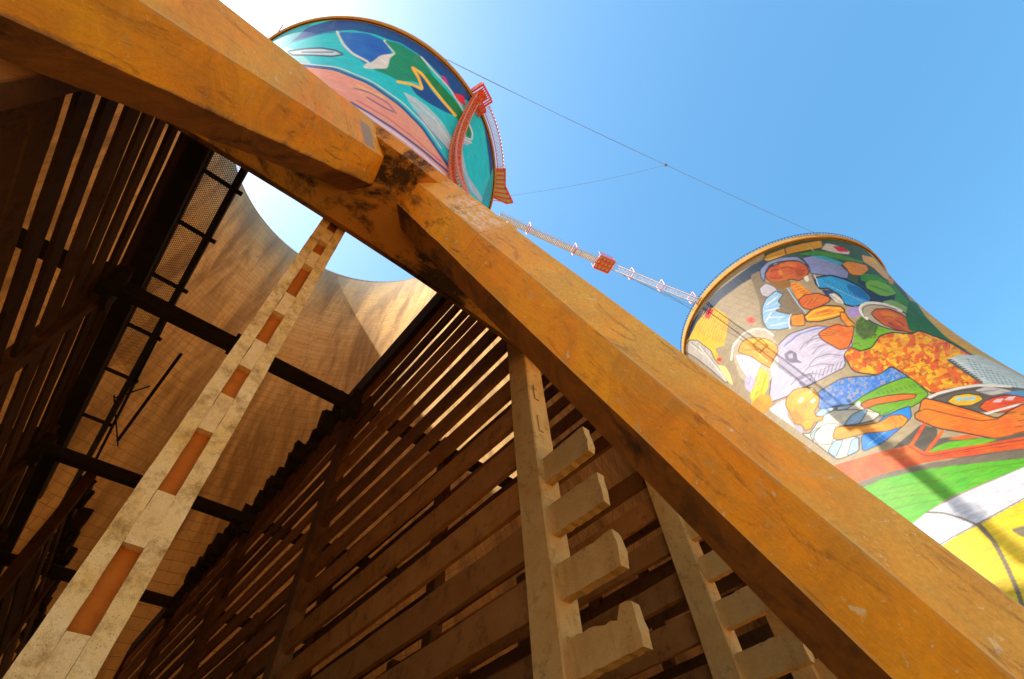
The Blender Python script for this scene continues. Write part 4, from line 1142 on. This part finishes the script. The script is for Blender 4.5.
def cage(t, P, sx, sy, sz, rz, mat, nb=3, name='cage'):
    """open steel cage of posts, rails and floor bars"""
    bm = bmesh.new()
    for i in (-1, 1):
        for j in (-1, 1):
            bm_bar(bm, (i * sx / 2, j * sy / 2, 0), (i * sx / 2, j * sy / 2, sz), 0.16)
        for z in (0, sz / 2, sz):
            bm_bar(bm, (i * sx / 2, -sy / 2, z), (i * sx / 2, sy / 2, z), 0.14)
            bm_bar(bm, (-sx / 2, i * sy / 2, z), (sx / 2, i * sy / 2, z), 0.14)
        bm_bar(bm, (i * sx / 2, -sy / 2, 0), (i * sx / 2, sy / 2, sz), 0.1)
    for k in range(nb * 3):
        x = -sx / 2 + sx * (k + .5) / (nb * 3)
        bm_bar(bm, (x, -sy / 2, 0.02), (x, sy / 2, 0.02), sx / (nb * 3) * 0.6, 0.05)
    return add(name, mesh_of(bm, name, M[mat]), t, P, (0, 0, rz))

def gallery():
    o0 = shell_pt(-50, HT, 1.2)
    t = thing('rim_gallery', 'red steel gallery hung outside the rim of the near tower with tapered end platform', 'gallery', tuple(o0))
    # winch house where the hoist tops out
    p = shell_pt(-70.3, HT - 0.4, 1.4) - o0
    cage(t, p, 3.4, 2.8, 3.2, math.radians(20), 'red_steel', name='winch_house')
    p = shell_pt(-68.5, HT - 3.6, 1.1) - o0
    cage(t, p, 2.4, 1.6, 3.0, math.radians(21), 'red_steel', name='winch_house')
    p = shell_pt(-70.3, HT + 0.6, 1.4) - o0
    bm = bmesh.new(); bm_box(bm, -0.9, 0.9, -0.7, 0.7, 0, 1.3)
    bmesh.ops.bevel(bm, geom=bm.edges[:], offset=0.12, segments=2, affect='EDGES')
    add('winch', mesh_of(bm, 'winch', M['orange_steel']), t, p, (0, 0, math.radians(20)))
    # curved walk with rails
    ths = np.linspace(-66, -34, 23)
    for off, z, w in ((0.7, HT - .1, .16), (1.9, HT - .1, .16), (2.05, HT + 1.1, .1)):
        bm = bmesh.new()
        for a, b in zip(ths[:-1], ths[1:]):
            bm_bar(bm, shell_pt(a, HT, off) - o0 + Vector((0, 0, z - HT)), shell_pt(b, HT, off) - o0 + Vector((0, 0, z - HT)), w)
        add('walk_rail', mesh_of(bm, 'walk_rail', M['red_steel' if off < 2 else 'grey_steel']), t)
    bm = bmesh.new()
    for th in np.linspace(-66, -34, 60):
        bm_bar(bm, shell_pt(th, HT, .7) - o0 - Vector((0, 0, .05)), shell_pt(th, HT, 1.9) - o0 - Vector((0, 0, .05)), 0.1)
    for th in ths:
        bm_bar(bm, shell_pt(th, HT, 2.05) - o0 - Vector((0, 0, .1)), shell_pt(th, HT, 2.05) - o0 + Vector((0, 0, 1.1)), 0.08)
    o = add('walk_grating', mesh_of(bm, 'walk_grating', M['grey_steel']), t); o['kind'] = 'stuff'
    # tapered end platform
    bm = bmesh.new()
    A = [shell_pt(-41, HT, .3), shell_pt(-41, HT, 2.3), shell_pt(-33.5, HT, 2.5), shell_pt(-27.5, HT, 4.6), shell_pt(-26.5, HT, 3.4), shell_pt(-28, HT, .3)]
    lo = [bm.verts.new(q - o0 + Vector((0, 0, -0.25))) for q in A]; hi = [bm.verts.new(q - o0 + Vector((0, 0, 0.0))) for q in A]
    bm.faces.new(lo[::-1]); bm.faces.new(hi)
    for k in range(len(A)): bm.faces.new((lo[k], lo[(k + 1) % len(A)], hi[(k + 1) % len(A)], hi[k]))
    add('end_platform', mesh_of(bm, 'end_platform', M['deck']), t)
    bars = []
    for k in range(len(A)):
        a, b = A[k] - o0, A[(k + 1) % len(A)] - o0
        bars.append((a + Vector((0, 0, -.32)), b + Vector((0, 0, -.32)), 0.22))
        bars.append((a + Vector((0, 0, 1.1)), b + Vector((0, 0, 1.1)), 0.1)); bars.append((a, a + Vector((0, 0, 1.1)), 0.1))
    add('platform_frame', bar_mesh('platform_frame', bars, M['red_steel']), t)
    for k in range(7):
        th = -40 + 1.9 * k
        add('floor_joist', bar_mesh('floor_joist', [(shell_pt(th, HT - .38, .2) - o0, shell_pt(th, HT - .38, 2.3 + max(0, k - 3) * .62) - o0, 0.2)], M['red_steel']), t)
    add('brace', bar_mesh('brace', [(shell_pt(-28, HT - 2.2, .2) - o0, shell_pt(-27.2, HT - .4, 3.6) - o0, 0.12)], M['red_steel']), t)
gallery()

# ------------------------------------------------------------------ footbridge between the rims
def bridge():
    A = Vector((27.0, 27.0, HT)); B = Vector((78.6, 12.6, HT))
    t = thing('suspended_footbridge', 'narrow footbridge with red hoops and central platform strung between both tower rims', 'footbridge', tuple(A))
    d = B - A; L = d.length; u = d.normalized(); s = Vector((-u.y, u.x, 0))
    rz = math.atan2(u.y, u.x)
    pt = lambda q, side=0.0, h=0.0: Vector((u.x * L * q + s.x * side, u.y * L * q + s.y * side, -1.6 * 4 * q * (1 - q) + h))
    qs = [k / 40 for k in range(41)]
    for side in (-0.65, 0.65):
        for h, w, nm in ((0.0, 0.12, 'deck_cable'), (1.15, 0.07, 'hand_cable')):
            bm = bmesh.new()
            for a, b in zip(qs[:-1], qs[1:]): bm_bar(bm, pt(a, side, h), pt(b, side, h), w)
            add(nm, mesh_of(bm, nm, M['grey_steel']), t)
    # boards on the near half, open grating on the far half
    bm = bmesh.new(); n = 75
    for k in range(n):
        q = 0.53 * (k + .5) / n
        bm_bar(bm, pt(q, -.55, -.08), pt(q, .55, -.08), 0.28, 0.05)
    o = add('deck_boards', mesh_of(bm, 'deck_boards', M['deck']), t); o['kind'] = 'stuff'
    bm = bmesh.new(); n = 90
    for k in range(n):
        q = 0.55 + 0.44 * k / n
        bm_bar(bm, pt(q, -.7, -.08), pt(q, .7, -.08), 0.05, 0.04)
        bm_bar(bm, pt(q, -.65, 0), pt(q, -.65, 1.15), 0.035); bm_bar(bm, pt(q, .65, 0), pt(q, .65, 1.15), 0.035)
    o = add('deck_grating', mesh_of(bm, 'deck_grating', M['grey_steel']), t); o['kind'] = 'stuff'
    for q in (0.13, 0.34, 0.62, 0.78, 0.96):
        a = 1.05; bars = [(pt(q, -a, -.35), pt(q, a, -.35), .16), (pt(q, -a, 1.9), pt(q, a, 1.9), .16), (pt(q, -a, -.35), pt(q, -a, 1.9), .16), (pt(q, a, -.35), pt(q, a, 1.9), .16)]
        add('hoop', bar_mesh('hoop', bars, M['pink_steel' if q > .5 else 'red_steel']), t)
    # central platform
    c = pt(0.48)
    bm = bmesh.new(); bm_box(bm, -1.8, 1.8, -1.5, 1.5, -0.3, -0.12)
    add('jump_platform', mesh_of(bm, 'jump_platform', M['deck']), t, c, (0, 0, rz))
    bars = []
    for i in range(5):
        x = -1.9 + 3.8 * i / 4; bars.append(((x, -1.6, -.4), (x, 1.6, -.4), .26))
    for i in range(4):
        y = -1.6 + 3.2 * i / 3; bars.append(((-1.9, y, -.45), (1.9, y, -.45), .26))
    for i in (-1, 1):
        for j in (-1, 1): bars.append(((i * 1.9, j * 1.6, -.4), (i * 1.9, j * 1.6, 1.5), .12))
        bars.append(((-1.9, i * 1.6, 1.4), (1.9, i * 1.6, 1.4), .1)); bars.append(((-1.9, i * 1.6, .6), (1.9, i * 1.6, .6), .1))
    add('platform_frame', bar_mesh('platform_frame', bars, M['red_steel']), t, c, (0, 0, rz))
    # dangling loops
    bm = bmesh.new(); prev = None
    for k in range(13):
        q = k / 12; p = c + u * (-2.2 + 5 * q) + s * -1.6 + Vector((0, 0, -0.4 - 6.0 * q * (1 - q)))
        if prev is not None: bm_bar(bm, prev, p, 0.05)
        prev = p
    add('slack_rope', mesh_of(bm, 'slack_rope', M['cable']), t)
    for q0, q1, dz in ((0.58, 0.99, -2.4), (0.62, 0.99, -4.5), (0.80, 0.985, -6.5)):
        bm = bmesh.new(); bm_bar(bm, pt(q0, .7, -.2), pt(q1, .9, 0) + Vector((0, 0, dz)), 0.06)
        add('stay', mesh_of(bm, 'stay', M['cable']), t)
bridge()

# ------------------------------------------------------------------ cables against the sky
def cable(label, A, B, sag, w, n=30):
    bm = bmesh.new(); prev = None; A = Vector(A); B = Vector(B)
    for k in range(n + 1):
        q = k / n; p = A.lerp(B, q) + Vector((0, 0, -4 * sag * q * (1 - q)))
        if prev is not None: bm_bar(bm, prev - A, p - A, w, sides=5)
        prev = p
    o = add('overhead_cable', mesh_of(bm, 'overhead_cable', M['cable']), None, A)
    tag(o, label, 'cable', 'cables between the tower tops')
pA = at_z(443, 58, HT + 0.2); pM = at_z(666, 165, HT - 1.0); pB = at_z(826, 238, HT + 0.6)
cable('thin cable from the near tower rim to a knot in the blue sky', pA, pM, 1.2, 0.08)
cable('second thin cable beside the one from the near tower rim', pA + np.array([.9, -.4, 0.2]), pM, 2.0, 0.045)
cable('thin cable from the knot in the sky down to the far tower rim', pM, pB, 0.8, 0.08)
cable('faint cable from the knot in the sky back towards the red end platform', pM, at_z(508, 196, HT - .2), 1.5, 0.05)
bm = bmesh.new(); bmesh.ops.create_icosphere(bm, subdivisions=1, radius=0.3)
for v in bm.verts: v.co.z *= 0.6; v.co.x *= 1.3
o = add('cable_coupling', mesh_of(bm, 'cable_coupling', M['cable']), None, pM)
tag(o, 'small coupling knot where the thin cables meet in the sky', 'coupling')
# rod sticking out at the left end of the near rim
a = at_z(271, 43, HT); b = at_z(283, 25, HT + 1.2)
o = add('rim_antenna', bar_mesh('rim_antenna', [((0, 0, 0), tuple(b - a), 0.13)], M['cable']), None, a)
tag(o, 'thin dark rod leaning out from the left end of the near rim', 'rod')
